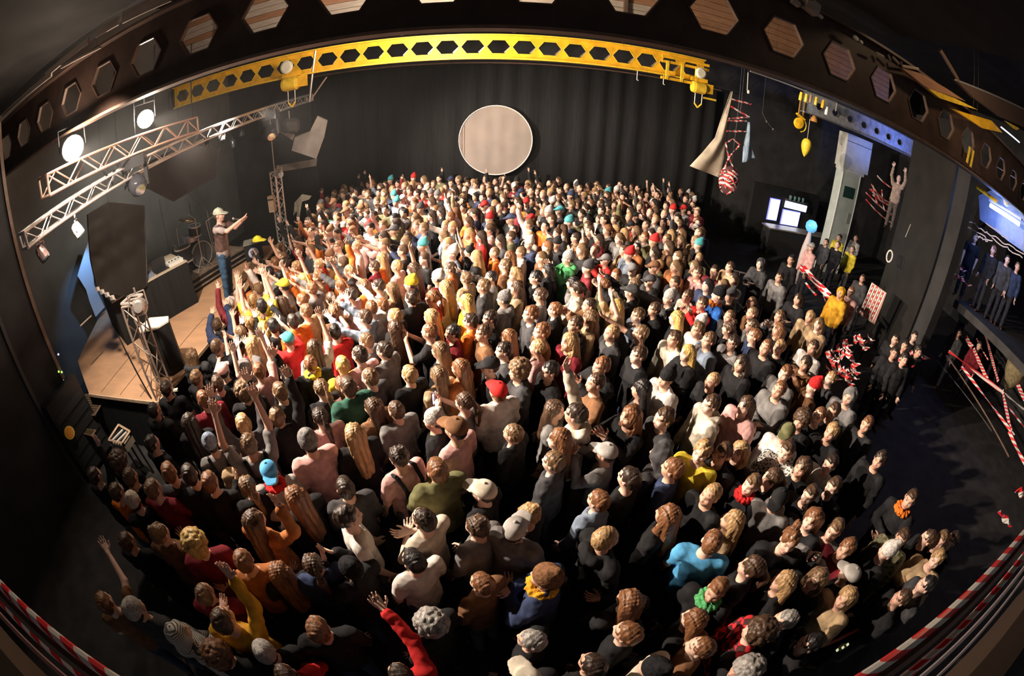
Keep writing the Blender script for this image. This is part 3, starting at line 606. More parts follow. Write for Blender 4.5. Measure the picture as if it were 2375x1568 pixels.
# ---------------------------------------------------------------- grey column by the bar
t = thing('grey_cabinet_column', 'tall grey column with a wide head and a small dark panel by the bar', 'column', (12.25, 12.1, 0))
gm = mat('grey_green_metal', (.46, .50, .46), .6, noise=.12, scale=3); gm2 = mat('warm_grey_metal', (.56, .55, .50), .6, noise=.12, scale=3)
b = MB(); b.box((-.1, 0, 2.0), (1.02, .4, 4.0)); b.build('shaft', gm, t)
b = MB(); b.box((.02, 0, 4.62), (1.42, .5, 1.25)); b.build('head', gm2, t)
b = MB(); b.box((.02, -.255, 4.98), (1.43, .02, .02)); b.build('seam', BLACKM, t)
b = MB(); b.box((-.04, 0, 3.95), (1.2, .44, .16)); b.build('collar', gm2, t)
b = MB(); b.box((-.08, -.205, 3.15), (.60, .02, .42)); b.build('dark_panel', mat('dark_green_glass', (.02, .05, .045), .2), t)
b = MB(); b.box((-.6, -.2, 2.0), (.03, .03, 4.0)).box((.4, -.2, 2.0), (.03, .03, 4.0)); b.build('edge_strip', WHITEP, t)
b = MB(); b.box((.2, -.205, 2.2), (.16, .02, .4)); b.build('switch_plate', mat('mid_grey', (.25, .28, .26), .6), t)

# ---------------------------------------------------------------- bar with bright screens
SCR = mat('lit_screen', (.8, .85, 1), .5, emit=(.72, .82, 1.0), estr=1.6)
SCRB = mat('blue_screen_edge', (.2, .2, 1), .5, emit=(.2, .22, 1.0), estr=1.2)
def screen(label, c, w, h, tilt=.0, blue=True, name='lit_screen'):
    t = thing(name, label, 'screen', c); 
    b = MB(); b.box((0, 0, 0), (w, .05, h), Matrix.Rotation(tilt, 3, 'Y')); b.build('panel', SCR, t)
    if blue: b = MB(); b.box((0, .03, 0), (w+.08, .04, h+.06), Matrix.Rotation(tilt, 3, 'Y')); b.build('frame', SCRB, t)
b = MB(); b.box((10.9, 14.05, 1.2), (3.4, .2, 2.4)); struct(b.build('wall_bar', BLACK))
screen('narrow bright white screen, left one at the bar', (10.27, 13.9, 1.50), .42, .80, 0.0)
screen('wide bright screen behind the drinkers at the bar', (11.2, 13.9, 1.28), .85, .55, 0.0)
screen('low wide bright sign on top of the wide screen', (11.3, 13.85, 1.80), 1.15, .26, 0.03, False)
t = thing('bar_shelf', 'dark bar shelf with glasses above the bright screens', 'shelf', (11.3, 13.9, 2.0)); b = MB(); b.box((0, 0, 0), (1.1, .2, .03)); b.build('board', STEEL, t)
for k in range(4): 
    t2 = thing('glass_jar', ['leftmost', 'second', 'third', 'rightmost'][k]+' glass jar on the shelf above the bright bar screens', 'jar', (10.95+.22*k, 13.86, 2.015), 0, 'jars on the bar shelf'); b = MB(); b.lathe([(.05, 0), (.07, .12), (.05, .18)], (0, 0, 0), (0, 0, 1), 10); b.build('body', mat('green_glass', (.2, .35, .33), .15), t2, True)
t = thing('bar_counter', 'dark bar counter in front of the bright screens', 'counter', (11.2, 13.2, 0)); b = MB(); b.box((0, 0, .5), (3.2, .5, 1.0)); b.build('front', BLACKP, t); b = MB(); b.box((0, 0, 1.02), (3.3, .6, .05)); b.build('top', STEEL, t)
# blue plasma ball lamp
pb = at(1882, 525, z=2.0)
t = thing('globe_lamp', 'glowing blue glass globe above the bar crowd', 'lamp', pb); b = MB(); b.lathe([(.005, -.2), (.12, -.17), (.19, -.07), (.19, .07), (.12, .17), (.005, .2)], (0, 0, 0), (0, 0, 1), 20); b.build('globe', mat('blue_globe', (.1, .4, .7), .2, emit=(.15, .5, .9), estr=.7), t, True)
t3 = MB(); t3.lathe([(.14, -1.9), (.16, -1.0), (.14, -.7), (.06, -.2)], (0, 0, 0), (0, 0, 1), 16); t3.build('pedestal', mat('pinkish_white', (.62, .52, .50), .6), t, True)
lamp('globe_light', 'POINT', pb+Vector((0, -.3, .25)), 14, (.4, .7, 1), None, .15)

# ---------------------------------------------------------------- near right dark pillar
b = MB(); P1 = (9.55, 4.55); b.slab([(10.4, 7.9, 0), (11.35, 7.75, 0), (12.6, 6.0, 0), (9.6, 6.1, 0)], (0, 0, 6.4)) if False else b.slab([(10.55, 8.0, 0), (11.4, 8.0, 0), (10.2, 5.45, 0), (9.35, 5.6, 0)], (0, 0, 6.4))
struct(b.build('wall_pillar', mat('dark_pillar', (.022, .020, .018), .7, noise=.25, scale=2)))
b = MB(); b.slab([(9.30, 5.5, 0), (9.6, 5.4, 0), (9.5, 5.0, 0), (9.2, 5.05, 0)], (0, 0, 6.4)); struct(b.build('wall_pillar', WALLB))
t = thing('wall_ring', 'white ring fixed on the dark pillar at the right', 'ring', at(2075, 597, X=9.75)+Vector((-.25, 0, 0))); b = MB(); b.path([(0, .10*math.cos(2*PI*i/20), .15*math.sin(2*PI*i/20)) for i in range(21)], .022, 6); b.build('hoop', WHITEP, t)
b = MB(); b.bar(at(2100, 550, X=9.5), at(2112, 520, X=9.5), .010, 5); o = b.build('light_strip', mat('pale_strip', (.5, .48, .4), .5)); tag(o, 'short pale strip on the dark pillar above the ring', 'strip')

# ---------------------------------------------------------------- blue bar room at the far right
TUBE = mat('blue_white_tube', (1, 1, 1), .5, emit=(.55, .75, 1.0), estr=14)
ta, tb_ = at(2297, 476, X=11.0), at(2364, 520, X=11.0)
t = thing('tube_light', 'bright blue white fluorescent tube at the right edge', 'light', (ta+tb_)/2)
MB().bar(ta-(ta+tb_)/2, tb_-(ta+tb_)/2, .055, 10).build('tube', TUBE, t)
lp_ = (tb_-ta).normalized()*.05
b = MB(); b.box((0, 0, .12), (.12, (ta-tb_).length+.1, .05)); b.build('fitting', WHITEP, t)
bp_ = mat('blue_grey_wall', (.25, .28, .42), .6, noise=.15)
panel('bar_canopy', 'smooth panel glowing blue behind the tube light', 'panel', [(2272, 455), (2310, 440), (2395, 480), (2395, 600), (2340, 560), (2275, 510)], bp_, .08, dict(X=11.6))
t = thing('crane_rail', 'yellow rail leading to a white lamp above the tube light', 'rail', at(2275, 440, X=10.6)); o0 = t.location
b = MB(); b.bar(at(2250, 422, X=10.6)-o0, at(2312, 468, X=10.6)-o0, .045, 8); b.build('rail', YEL, t); b = MB(); b.bar(at(2252, 425, X=10.6)-o0, at(2256, 444, X=10.6)-o0, .04, 8); b.build('bracket', YEL2, t)
b = MB(); b.lathe([(.05, -.08), (.09, 0), (.06, .1)], at(2334, 470, X=10.6)-o0, (0, .7, .7), 12); b.build('lamp_head', WHITEP, t)
for i, (a, b_) in enumerate((((2300, 443), (2325, 458)), ((2345, 473), (2380, 495)), ((2300, 380), (2380, 430)))):
    bb = MB(); bb.bar(at(*a, X=10.7), at(*b_, X=10.7), .012, 5); o = bb.build('conduit', ALU); tag(o, ['pale conduit above the tube light, inner piece', 'pale conduit above the tube light, outer piece by the picture edge', 'long thin conduit higher up at the right edge'][i], 'conduit')
# neon-lit scribble of wire along the bar edge
wr = thing('wire_sculpture', 'tangle of white wire along the bar edge under the blue tube', 'wire', at(2310, 560, X=10.2)); o0 = wr.location; rng = random.Random(8)
for k, (a, b_) in enumerate((((2245, 511), (2290, 540)), ((2243, 523), (2300, 560)), ((2287, 515), (2343, 558)), ((2290, 540), (2375, 590)), ((2300, 552), (2370, 600)), ((2262, 545), (2290, 560)))):
    pts = []
    for i in range(11):
        u = i/10; p = at(a[0]*(1-u)+b_[0]*u+rng.uniform(-2.5, 2.5), a[1]*(1-u)+b_[1]*u+rng.uniform(-3, 3), X=10.2)-o0; pts.append(p)
    MB().path(pts, .013, 5).build('wire', mat('white_wire', (.75, .7, .85), .4), wr)
# yellow pieces
for i, (a, b_, w, lab) in enumerate((((2249, 340), (2243, 378), .05, 'yellow flag strip hanging from the brown beam, left one'), ((2257, 348), (2252, 388), .05, 'orange yellow flag strip hanging from the brown beam, right one'))):
    p, q = at(*a, Y=3.8), at(*b_, Y=3.8); bb = MB(); c = (p+q)/2; bb.box((0, 0, 0), (w*1.3, .01, (p-q).length), Matrix.Rotation(.1, 3, 'Y')); o = bb.build('yellow_flag', YEL2); o.location = c; tag(o, lab, 'flag')
def spar(label, pix, m, Y, name='ceiling_panel', cat='panel'):
    panel(name, label, cat, pix, m, .08, dict(Y=Y))
spar('brown slatted panel above the beam at the upper right', [(2092, 158), (2135, 170), (2195, 205), (2240, 235), (2150, 205)], WOOD, 3.75)
spar('bright yellow spar above the beam at the upper right', [(2142, 198), (2160, 208), (2215, 228), (2268, 255), (2225, 243), (2180, 228)], YEL2, 3.75)
spar('orange spar below the bright yellow one at the right', [(2208, 252), (2245, 264), (2300, 280), (2325, 308), (2280, 298), (2245, 275)], YEL, 3.75)
spar('long brown ceiling board running to the right edge', [(2215, 185), (2300, 220), (2385, 258), (2385, 300), (2320, 272), (2260, 228)], mat('dark_brown_board', (.10, .06, .045), .6), 3.75)
spar('small yellow spar by the right edge above the blue light', [(2335, 282), (2365, 298), (2358, 302)], YEL2, 3.75)
b = MB(); b.bar(at(2215, 185, Y=3.74), at(2385, 258, Y=3.74), .015, 5); o = b.build('ceiling_edge', ALU); tag(o, 'thin pale edge along the long brown ceiling board', 'edge')
b = MB(); b.bar(at(2180, 115, Y=3.74), at(2222, 185, Y=3.74), .035, 5); o = b.build('ceiling_strut', BROWNE); tag(o, 'brown slanting strut meeting the long ceiling board', 'strut')
b = MB(); b.bar(at(2322, 295, Y=3.7), at(2364, 330, Y=3.7), .016, 5); o = b.build('slim_light', mat('cool_tube', (1, 1, 1), .4, emit=(.6, .7, 1), estr=2.0)); tag(o, 'slim cool white light line at the right edge below the spars', 'light')
# block ornaments along the top of the brown beam
bx = thing('beam_top_fittings', 'row of pale metal fittings above the brown beam at the right', 'fittings', at(2060, 145, Y=3.84)); o0 = bx.location
for a, b_ in (((2033, 123), (2050, 132)), ((2060, 126), (2066, 140)), ((2070, 132), (2085, 148)), ((2090, 142), (2092, 153)), ((2092, 153), (2130, 160))):
    MB().bar(at(*a, Y=3.84)-o0, at(*b_, Y=3.84)-o0, .02, 4).build('fitting', LWOOD, bx)
bx = thing('beam_top_fittings', 'pale block fittings on the brown beam near the top edge', 'fittings', at(1880, 15, Y=3.84)); o0 = bx.location
for x, y, s in ((1845, 6, .06), (1880, 18, .11), (1893, 12, .06), (1903, 38, .035), (1985, 88, .04), (1997, 97, .03)):
    MB().box(at(x, y, Y=3.84)-o0, (s*1.6, s, s), Matrix.Rotation(.3, 3, 'Y')).build('fitting', LWOOD if s > .05 else WHITEP, bx)
# pendant lamp top right
t = thing('pendant_lamp', 'big bell shaped brown lamp shade in the upper right corner', 'lamp', at(2365, 60, Y=3.2)); b = MB(); b.lathe([(.04, .28), (.12, .24), (.24, .05), (.30, -.12)], (0, 0, -.1), (0, 0, 1), 20, False); b.build('shade', mat('brown_shade', (.30, .19, .08), .5), t, True); b = MB(); b.bar((0, 0, .1), (0, 0, .6), .012, 5); b.build('cord', BLACKM, t)
b = MB(); b.bar(at(2235, -5, Y=3.2), at(2400, 55, Y=3.2), .014, 5); o = b.build('ceiling_pipe', ALU); tag(o, 'thin pale pipe across the upper right corner', 'pipe')
lamp('shade_fill_light', 'POINT', at(2340, 130, Y=2.6), 40, (1, .7, .4), None, .1)  # added point light outside the unlit shade so that it shows

# strip of pale boards above the brown beam at the upper left
bx = thing('clerestory_strip', 'row of pale boards showing above the brown beam at the upper left', 'boards', at(230, 95, Y=3.82)); o0 = bx.location
for a, b_, w in (((5, 272), (118, 178), .05), ((104, 182), (203, 102), .09), ((140, 160), (232, 112), .03), ((222, 88), (273, 58), .12), ((282, 55), (395, 3), .16)):
    p, q = at(*a, Y=3.82)-o0, at(*b_, Y=3.82)-o0; d = q-p; MB().slab([p, q, q+Vector((0, 0, w)), p+Vector((0, 0, w))], (0, .03, 0)).build('board', LWOOD, bx)

# thin suspension wires for what hangs in the air
def hang(o, x, y, z, top=8.8):
    w = MB().bar((x, y, z), (x, y, top), .004, 4).build('suspension_wire', BLACKM); w.parent = o; w.matrix_parent_inverse = (Matrix.Translation(o.location) @ o.rotation_euler.to_matrix().to_4x4()).inverted()
for o in [o for o in COL.objects if o.parent is None and o.get('category')]:
    nm = o.name.split('.')[0]; l = o.location
    if nm in ('hanging_drop', 'round_bell'): hang(o, l.x, l.y, l.z+.2)
    elif nm == 'pipe_rack': p = at(1870, 212, Y=10.2); hang(o, p.x, p.y, p.z)
    elif nm == 'chain_pendant': p = at(1735, 168, Y=10.4); hang(o, p.x, p.y, p.z)
    elif nm == 'bead_string': p = at(1768, 262, Y=11.5); hang(o, p.x, p.y, p.z)
    elif nm == 'tube_light': hang(o, l.x, l.y, l.z+.14)
    elif nm == 'yellow_flag': hang(o, l.x, l.y, l.z+.1)
    elif nm in ('tape_ladder', 'taped_ball'): hang(o, l.x, l.y, l.z+.2)
    elif nm == 'tape_net': hang(o, l.x, l.y, l.z)
    elif nm in ('white_board', 'white_flag', 'black_banner', 'black_screen'): hang(o, l.x, l.y, l.z+.15, 8.8 if l.y > 4.3 else 6.4)

lamp('spar_fill_light', 'SPOT', (5.6, 1.8, 4.6), 110, (1, .82, .6), (8.0, 3.75, 6.5), .1, 75, .8)  # added fill to brighten the spars, no lamp hangs there
# ---------------------------------------------------------------- balcony rail under the lens, wrapped in tape
RZ0 = 3.98
ya, yb = -.03, .03
t = thing('balcony_rail', 'steel balcony handrail wrapped in red and white tape in the bottom corners', 'rail', (0, 0, RZ0))
b = MB(); b.bar((-3.2, -.10, -.03), (3.2, .0, -.03), .020, 10); b.build('handrail', mat('brown_rail', (.16, .09, .06), .5), t)
b = MB(); b.bar((-3.2, -.075, 0.0), (3.2, .02, .0), .0135, 8); b.build('tape_wrap', TAPER, t)
for k, (dy, dz, m) in enumerate(((-.055, -.09, TAPER), (-.10, -.15, mat('dull_pink_tape', (.30, .14, .13), .4)), (-.12, -.26, mat('dull_pink_tape', (.3, .14, .13), .4)))):
    b = MB(); b.bar((-3.2, -.07+dy, dz), (-.3, -.03+dy, dz), .008 if k else .011, 6); b.build('tape_strand', m, t)
for k, (dy, dz, r, x0) in enumerate(((-.055, -.055, .010, .3), (-.07, -.10, .012, .3), (-.10, -.135, .008, .5), (-.15, -.17, .006, .5))):
    b = MB(); b.bar((x0, -.03+dy, dz), (3.2, .0+dy+.03*(k % 2), dz+.02), r, 6); b.build('tape_strand', TAPER if k in (0, 1) else mat('pale_tape', (.45, .40, .42), .3), t)
b = MB(); b.box((0, -.5, -.9), (7.0, .2, .5)); b.build('floor_edge', mat('brown_floor_edge', (.07, .045, .03), .7), t)
for (a_, b_, w_, z_) in (((2318, 1185), (2345, 1220), .03, 3.99), ((2362, 1135), (2385, 1150), .05, 3.9)):
    o = strip('loose_tape', None, at(*a_, z=z_), at(*b_, z=z_), w_, TAPER); o.parent = t; o.location -= t.location
for x in (-3.1, 3.1): b = MB(); b.bar((x, -.1, -.03), (x, -.42, -.75), .02, 8); b.build('post', BROWNE, t)
b = MB(); b.box((0, -2.2, 2.98), (13.4, 3.6, .2)); struct(b.build('floor_balcony', FLOOR))

# ---------------------------------------------------------------- crowd barriers
def barrier(label, a, b_, h=1.1, m=STEEL):
    a, b_ = Vector(a), Vector(b_); d = b_-a; t = thing('crowd_barrier', label, 'barrier', a, math.atan2(d.y, d.x), 'steel crowd barriers at the right of the crowd'); L_ = d.length
    MB().path([(0, 0, .1), (0, 0, h), (L_, 0, h), (L_, 0, .1), (0, 0, .1)], .02, 6).build('frame', m, t)
    n = int(L_/.13); b0 = MB().bar((0, 0, .1), (0, 0, h), .009, 5).build('bar', m, t); b0.location = (L_/n, 0, 0)
    for k in range(2, n): linkcopy(b0, t, (L_*k/n, 0, 0))
    for x in (.25, L_-.25):
        f = MB().bar((x, -.28, .02), (x, .28, .02), .018, 5); f.build('foot', m, t)
barrier('steel barrier nearest the far wall in the barrier line', (4.95, 9.2, 0), (4.78, 7.45, 0))
barrier('steel barrier in the middle of the barrier line, bluish', (4.78, 7.4, 0), (4.8, 5.5, 0), 1.1, mat('blue_steel', (.30, .36, .48), .35, .6))
barrier('short steel barrier section facing the seated people', (5.55, 8.55, 0), (6.0, 8.35, 0))
barrier('steel barrier with a hand resting on it, right of the main line', (5.75, 7.35, 0), (6.35, 6.75, 0))

# ---------------------------------------------------------------- tape decorations on the right
def band(label, pts, w, m=TAPE, name='tape_strip', **pl):
    q = [at(x, y, **pl) for x, y in pts]
    for i, (a, b_) in enumerate(zip(q[:-1], q[1:])):
        strip(name, label if len(q) == 2 else label, a, b_, w, m, None, .01)
band('upper of the two long tape bands right of the barriers', ((1858, 612), (1925, 683)), .09, TAPE, z=1.5)
band('lower of the two long tape bands right of the barriers', ((1855, 620), (1922, 690)), .09, TAPE, z=1.3)
band('short tape piece below the two long bands', ((1868, 655), (1893, 685)), .05, TAPE, z=1.2)
band('thin tape tail above the yellow dressed people', ((1905, 668), (1915, 700)), .03, TAPE, z=1.0)
# board woven with tape
pts = [at(x, y, z=z) for x, y, z in ((2022, 655, 1.9), (2056, 680, 1.9), (2028, 752, 1.0), (1992, 728, 1.0))]; c = sum(pts, Vector())/4
c = c*1.0; t = thing('taped_board', 'upright board covered in red and white tape at the dark pillar', 'board', c); lp = local(pts, c)
nrm = (lp[1]-lp[0]).cross(lp[3]-lp[0]).normalized()
for q in (2, 3): MB().bar(lp[q], (lp[q].x, lp[q].y, -c.z), .025, 6).build('post', BLACKM, t)
MB().slab(lp, nrm*.03).build('board', mat('pale_pink_board', (.62, .32, .28), .6), t)
for k in range(9):
    u0, u1 = k/9+.02, k/9+.08; o_ = nrm*-.012
    for v0, v1, sl in ((0, .5, .1), (.5, 1, .1)):
        a = lp[0].lerp(lp[1], u0); a2 = lp[0].lerp(lp[1], u1); d0 = lp[3].lerp(lp[2], max(0, u0-sl)); d1 = lp[3].lerp(lp[2], max(.03, u1-sl))
        MB().slab([a.lerp(d0, v0)+o_, a2.lerp(d1, v0)+o_, a2.lerp(d1, v1)+o_, a.lerp(d0, v1)+o_], nrm*.008).build('tape_band', TAPE2 if k % 2 else mat('white_tape', (.85, .78, .7), .4), t)
# tangle of tape net by the blue beam, a dressed figure with raised arms is added with the people
tn = thing('tape_net', 'net of pink and white tape strung below the blue beam at the right', 'net', at(2050, 460, Y=9.6)); o0 = tn.location; rng = random.Random(21)
for (a, b_) in (((2010, 435), (2075, 485)), ((2012, 448), (2072, 500)), ((2022, 440), (2070, 472)), ((2008, 462), (2066, 516)), ((2015, 425), (2060, 470)), ((2040, 410), (2078, 440)), ((2030, 455), (2078, 480)), ((2025, 430), (2035, 470)), ((2045, 440), (2052, 490)), ((2062, 450), (2066, 500))):
    o = strip('strand', None, at(*a, Y=9.6)+Vector((0, rng.uniform(-.2, .2), 0)), at(*b_, Y=9.6), .045, TAPE2, None, .06); o.parent = tn; o.location -= o0
# heaps of tape in the dark right of the crowd
for lab, cx_, cy_, n, sx, sy, sd in (('pile of crumpled red and white tape among the right hand crowd', 1948, 835, 22, 32, 32, 5), ('loose bundle of grey pink tape right of the big tape pile', 1975, 790, 12, 40, 14, 6), ('faint tangle of tape lying on the dark balcony at the right', 2095, 820, 14, 45, 12, 7), ('small knot of tape beside the wire sculpture', 2215, 640, 9, 18, 22, 9)):
    tp = thing('tape_heap', lab, 'tape', at(cx_, cy_, z=1.25) if cx_ < 2200 else at(cx_, cy_, X=10.9)); o0 = tp.location; rng = random.Random(sd)
    for k in range(n):
        x0, y0 = cx_+rng.uniform(-sx, sx), cy_+rng.uniform(-sy, sy); a = rng.gauss(.9, .35); l = rng.uniform(14, 34)
        kw = dict(z=1.28+rng.uniform(-.1, .15)) if cx_ < 2200 else dict(X=10.85+rng.uniform(-.1, .1))
        o = strip('strand', None, at(x0, y0, **kw), at(x0+l*math.cos(a), y0+l*math.sin(a), **kw), rng.uniform(.05, .12), TAPE2, None, .05, 6); o.parent = tp; o.location -= o0
# long tapes on the right hand side rail
gr = thing('side_rail', 'thin steel side rail at the far right, criss-crossed with tape', 'rail', at(2290, 950, z=1.1)); o0 = gr.location
MB().bar(at(2195, 825, z=1.1)-o0, at(2340, 1060, z=1.1)-o0, .02, 6).build('rail', BROWNE, gr)
MB().bar(at(2172, 835, z=.9)-o0, at(2300, 1000, z=.9)-o0, .012, 6).build('lower_rail', mat('dull_rail', (.08, .08, .075), .6), gr)
gt_ = 'tapes strung across the side rail at the right'
for k, (a, b_, w) in enumerate((((2200, 815), (2375, 950), .05), ((2230, 850), (2352, 1010), .035), ((2258, 808), (2290, 880), .055), ((2285, 775), (2315, 885), .05), ((2283, 755), (2310, 790), .07), ((2325, 905), (2345, 1000), .045), ((2340, 945), (2385, 1000), .04), ((2318, 798), (2338, 825), .05), ((2360, 890), (2380, 930), .07), ((2265, 785), (2292, 835), .02), ((2240, 780), (2255, 805), .07), ((2340, 1000), (2380, 1080), .04))):
    strip('tape_strip', ['longest tape running down to the right picture edge', 'tape crossing below the longest one', 'slanting tape at the left of the tape cluster', 'long slanting tape second from the left in the tape cluster', 'short wide tape at the top of the tape cluster', 'steep tape crossing the longest one near its end', 'tape at the picture edge under the longest one', 'short tape above the hanging bell', 'red tape end right of the hanging bell', 'thin tape between the two slanting ones', 'short tape end at the far left of the side rail', 'lowest tape tail at the right picture edge'][k]+' on the side rail', at(*a, z=1.5), at(*b_, z=1.5), w*1.9, TAPE2, gt_, .02)
t = thing('woven_lantern', 'pear shaped brown woven lantern hanging over the side rail', 'lantern', at(2350, 868, z=1.6)); b = MB(); b.lathe([(.08, .62), (.26, .5), (.38, .24), (.34, 0), (.20, -.28), (.04, -.48)], (0, 0, 0), (0, 0, 1), 20); b.build('body', mat('woven_straw', (.34, .27, .14), .8, col2=(.16, .13, .07), scale=14, bump=.5), t, True)
# hand bills and small rail pieces by the lower right
b = MB(); b.bar(at(1905, 1500, z=1.0), at(2052, 1428, z=1.0), .018, 6); o = b.build('red_rail', mat('dull_red_rail', (.28, .03, .04), .4)); tag(o, 'dull red rail low in the bottom right of the crowd', 'rail')
for i, (x, y) in enumerate(((1942, 1508), (1955, 1502), (1966, 1495))):
    t = thing('small_bulb', ['leftmost', 'middle', 'rightmost'][i]+' tiny pale bulb in the short row beside the red rail', 'bulb', at(x, y, z=1.0), 0, 'tiny bulbs by the red rail'); MB().lathe([(.004, -.02), (.018, 0), (.004, .02)], (0, 0, 0), (1, 1, 0), 8).build('bulb', mat('pale_green_bulb', (.8, .9, .6), .4, emit=(.7, .85, .45), estr=.8), t)
# ---------------------------------------------------------------- people: bodies, clothes and hair grown from distance fields
class SDF:
    def __init__(s, lo, hi, h):
        s.lo = np.array(lo, float); s.h = h; s.n = np.ceil((np.array(hi)-s.lo)/h).astype(int)+1
        s.g = np.full(s.n, .2, np.float32); s.ax = [s.lo[i]+h*np.arange(s.n[i]) for i in range(3)]
    def _sub(s, lo, hi):
        i0 = np.clip(np.floor((np.array(lo)-s.lo)/s.h).astype(int), 0, s.n-1); i1 = np.clip(np.ceil((np.array(hi)-s.lo)/s.h).astype(int)+1, 1, s.n)
        sl = tuple(slice(a, b) for a, b in zip(i0, i1))
        X, Y, Z = np.meshgrid(*[s.ax[i][sl[i]] for i in range(3)], indexing='ij', sparse=True); return sl, X, Y, Z
    def _mix(s, sl, d, k, op):
        g = s.g[sl]
        if op == 'add':
            h = np.clip(.5+.5*(g-d)/k, 0, 1); s.g[sl] = g*(1-h)+d*h-k*h*(1-h)
        else:
            h = np.clip(.5-.5*(g+d)/k, 0, 1); s.g[sl] = g*(1-h)-d*h+k*h*(1-h)
    def cone(s, a, b, r1, r2, k=.03, sc=(1, 1, 1), op='add'):
        """capsule from a to b with changing radius; sc squashes it along the axes"""
        a, b, sc = np.array(a, float), np.array(b, float), np.array(sc, float); R = max(r1, r2)+k+s.h*2
        sl, X, Y, Z = s._sub(np.minimum(a, b)-R*sc, np.maximum(a, b)+R*sc)
        A = a/sc; D = b/sc-A; L2 = max(1e-9, D.dot(D)); x, y, z = X/sc[0]-A[0], Y/sc[1]-A[1], Z/sc[2]-A[2]
        t = np.clip((x*D[0]+y*D[1]+z*D[2])/L2, 0, 1)
        d = (np.sqrt((x-t*D[0])**2+(y-t*D[1])**2+(z-t*D[2])**2)-(r1+(r2-r1)*t))*min(sc.min()*1.15, 1)
        s._mix(sl, d, k, op)
    def ell(s, c, r, k=.02, op='add'):
        c, r = np.array(c, float), np.array(r, float); sl, X, Y, Z = s._sub(c-r-k-2*s.h, c+r+k+2*s.h)
        q = np.sqrt(((X-c[0])/r[0])**2+((Y-c[1])/r[1])**2+((Z-c[2])/r[2])**2); s._mix(sl, (q-1)*r.min(), k, op)
    def noise(s, amp, f, seed=0, aniso=(1, 1, 1)):
        rg = np.random.RandomState(seed); X, Y, Z = np.meshgrid(*s.ax, indexing='ij', sparse=True); n = 0
        for i in range(4):
            w = rg.normal(size=3)*f*np.array(aniso); p = rg.uniform(0, 6.3); n = n+np.sin(X*w[0]+Y*w[1]+Z*w[2]+p)
        s.g += (amp*n/2).astype(np.float32)
    def mesh(s):
        """surface nets"""
        g = s.g; g = np.pad(g, 1, constant_values=.2); ins = g < 0
        c = np.stack([ins[i:g.shape[0]-1+i, j:g.shape[1]-1+j, k:g.shape[2]-1+k] for i in (0, 1) for j in (0, 1) for k in (0, 1)])
        cnt = c.sum(0); act = (cnt > 0) & (cnt < 8); idx = np.full(act.shape, -1, np.int64); ci = np.argwhere(act); idx[act] = np.arange(len(ci))
        acc = np.zeros((len(ci), 3)); num = np.zeros(len(ci)); o8 = [(i, j, k) for i in (0, 1) for j in (0, 1) for k in (0, 1)]
        for a in range(8):
            for bx_ in (1, 2, 4):
                b = a | bx_
                if b == a: continue
                oa, ob = np.array(o8[a]), np.array(o8[b])
                ga = g[tuple((ci+oa).T)]; gb = g[tuple((ci+ob).T)]; cr = (ga < 0) != (gb < 0); t = np.where(cr, ga/np.where(cr, ga-gb, 1), 0)
                acc += np.where(cr[:, None], oa+(ob-oa)*t[:, None], 0); num += cr
        v = (ci+acc/num[:, None]-1)*s.h+s.lo
        F = []
        for ax in range(3):
            u, w = (ax+1) % 3, (ax+2) % 3; sh = [slice(None)]*3; sh2 = [slice(None)]*3; sh[ax] = slice(0, -1); sh2[ax] = slice(1, None)
            A = ins[tuple(sh)]; B = ins[tuple(sh2)]; e = np.argwhere(A != B); e = e[(e[:, u] > 0) & (e[:, w] > 0)]
            du = np.zeros(3, int); du[u] = 1; dw = np.zeros(3, int); dw[w] = 1
            ok = np.all(e < np.array(act.shape), axis=1); e = e[ok]
            q = np.stack([idx[tuple(e.T)], idx[tuple((e-du).T)], idx[tuple((e-du-dw).T)], idx[tuple((e-dw).T)]], 1)
            fl = A[tuple(e.T)]; q[~fl] = q[~fl][:, ::-1]; F.append(q)
        return v, np.concatenate(F)

def np_mesh(name, v, f, m, tint=None, smooth=True):
    me = bpy.data.meshes.new(name); nv, nf = len(v), len(f); k = f.shape[1]
    me.vertices.add(nv); me.vertices.foreach_set('co', np.asarray(v, np.float32).ravel()); me.loops.add(nf*k); me.loops.foreach_set('vertex_index', f.astype(np.int32).ravel())
    me.polygons.add(nf); me.polygons.foreach_set('loop_start', np.arange(0, nf*k, k, dtype=np.int32))
    me.update(calc_edges=True)
    if tint is not None:
        at_ = me.color_attributes.new('tint', 'FLOAT_COLOR', 'POINT'); at_.data.foreach_set('color', np.c_[tint, np.ones(nv)].astype(np.float32).ravel())
    if smooth: me.polygons.foreach_set('use_smooth', np.ones(nf, bool))
    me.materials.append(m); me.validate(); return me

V = lambda *a: np.array(a, float)
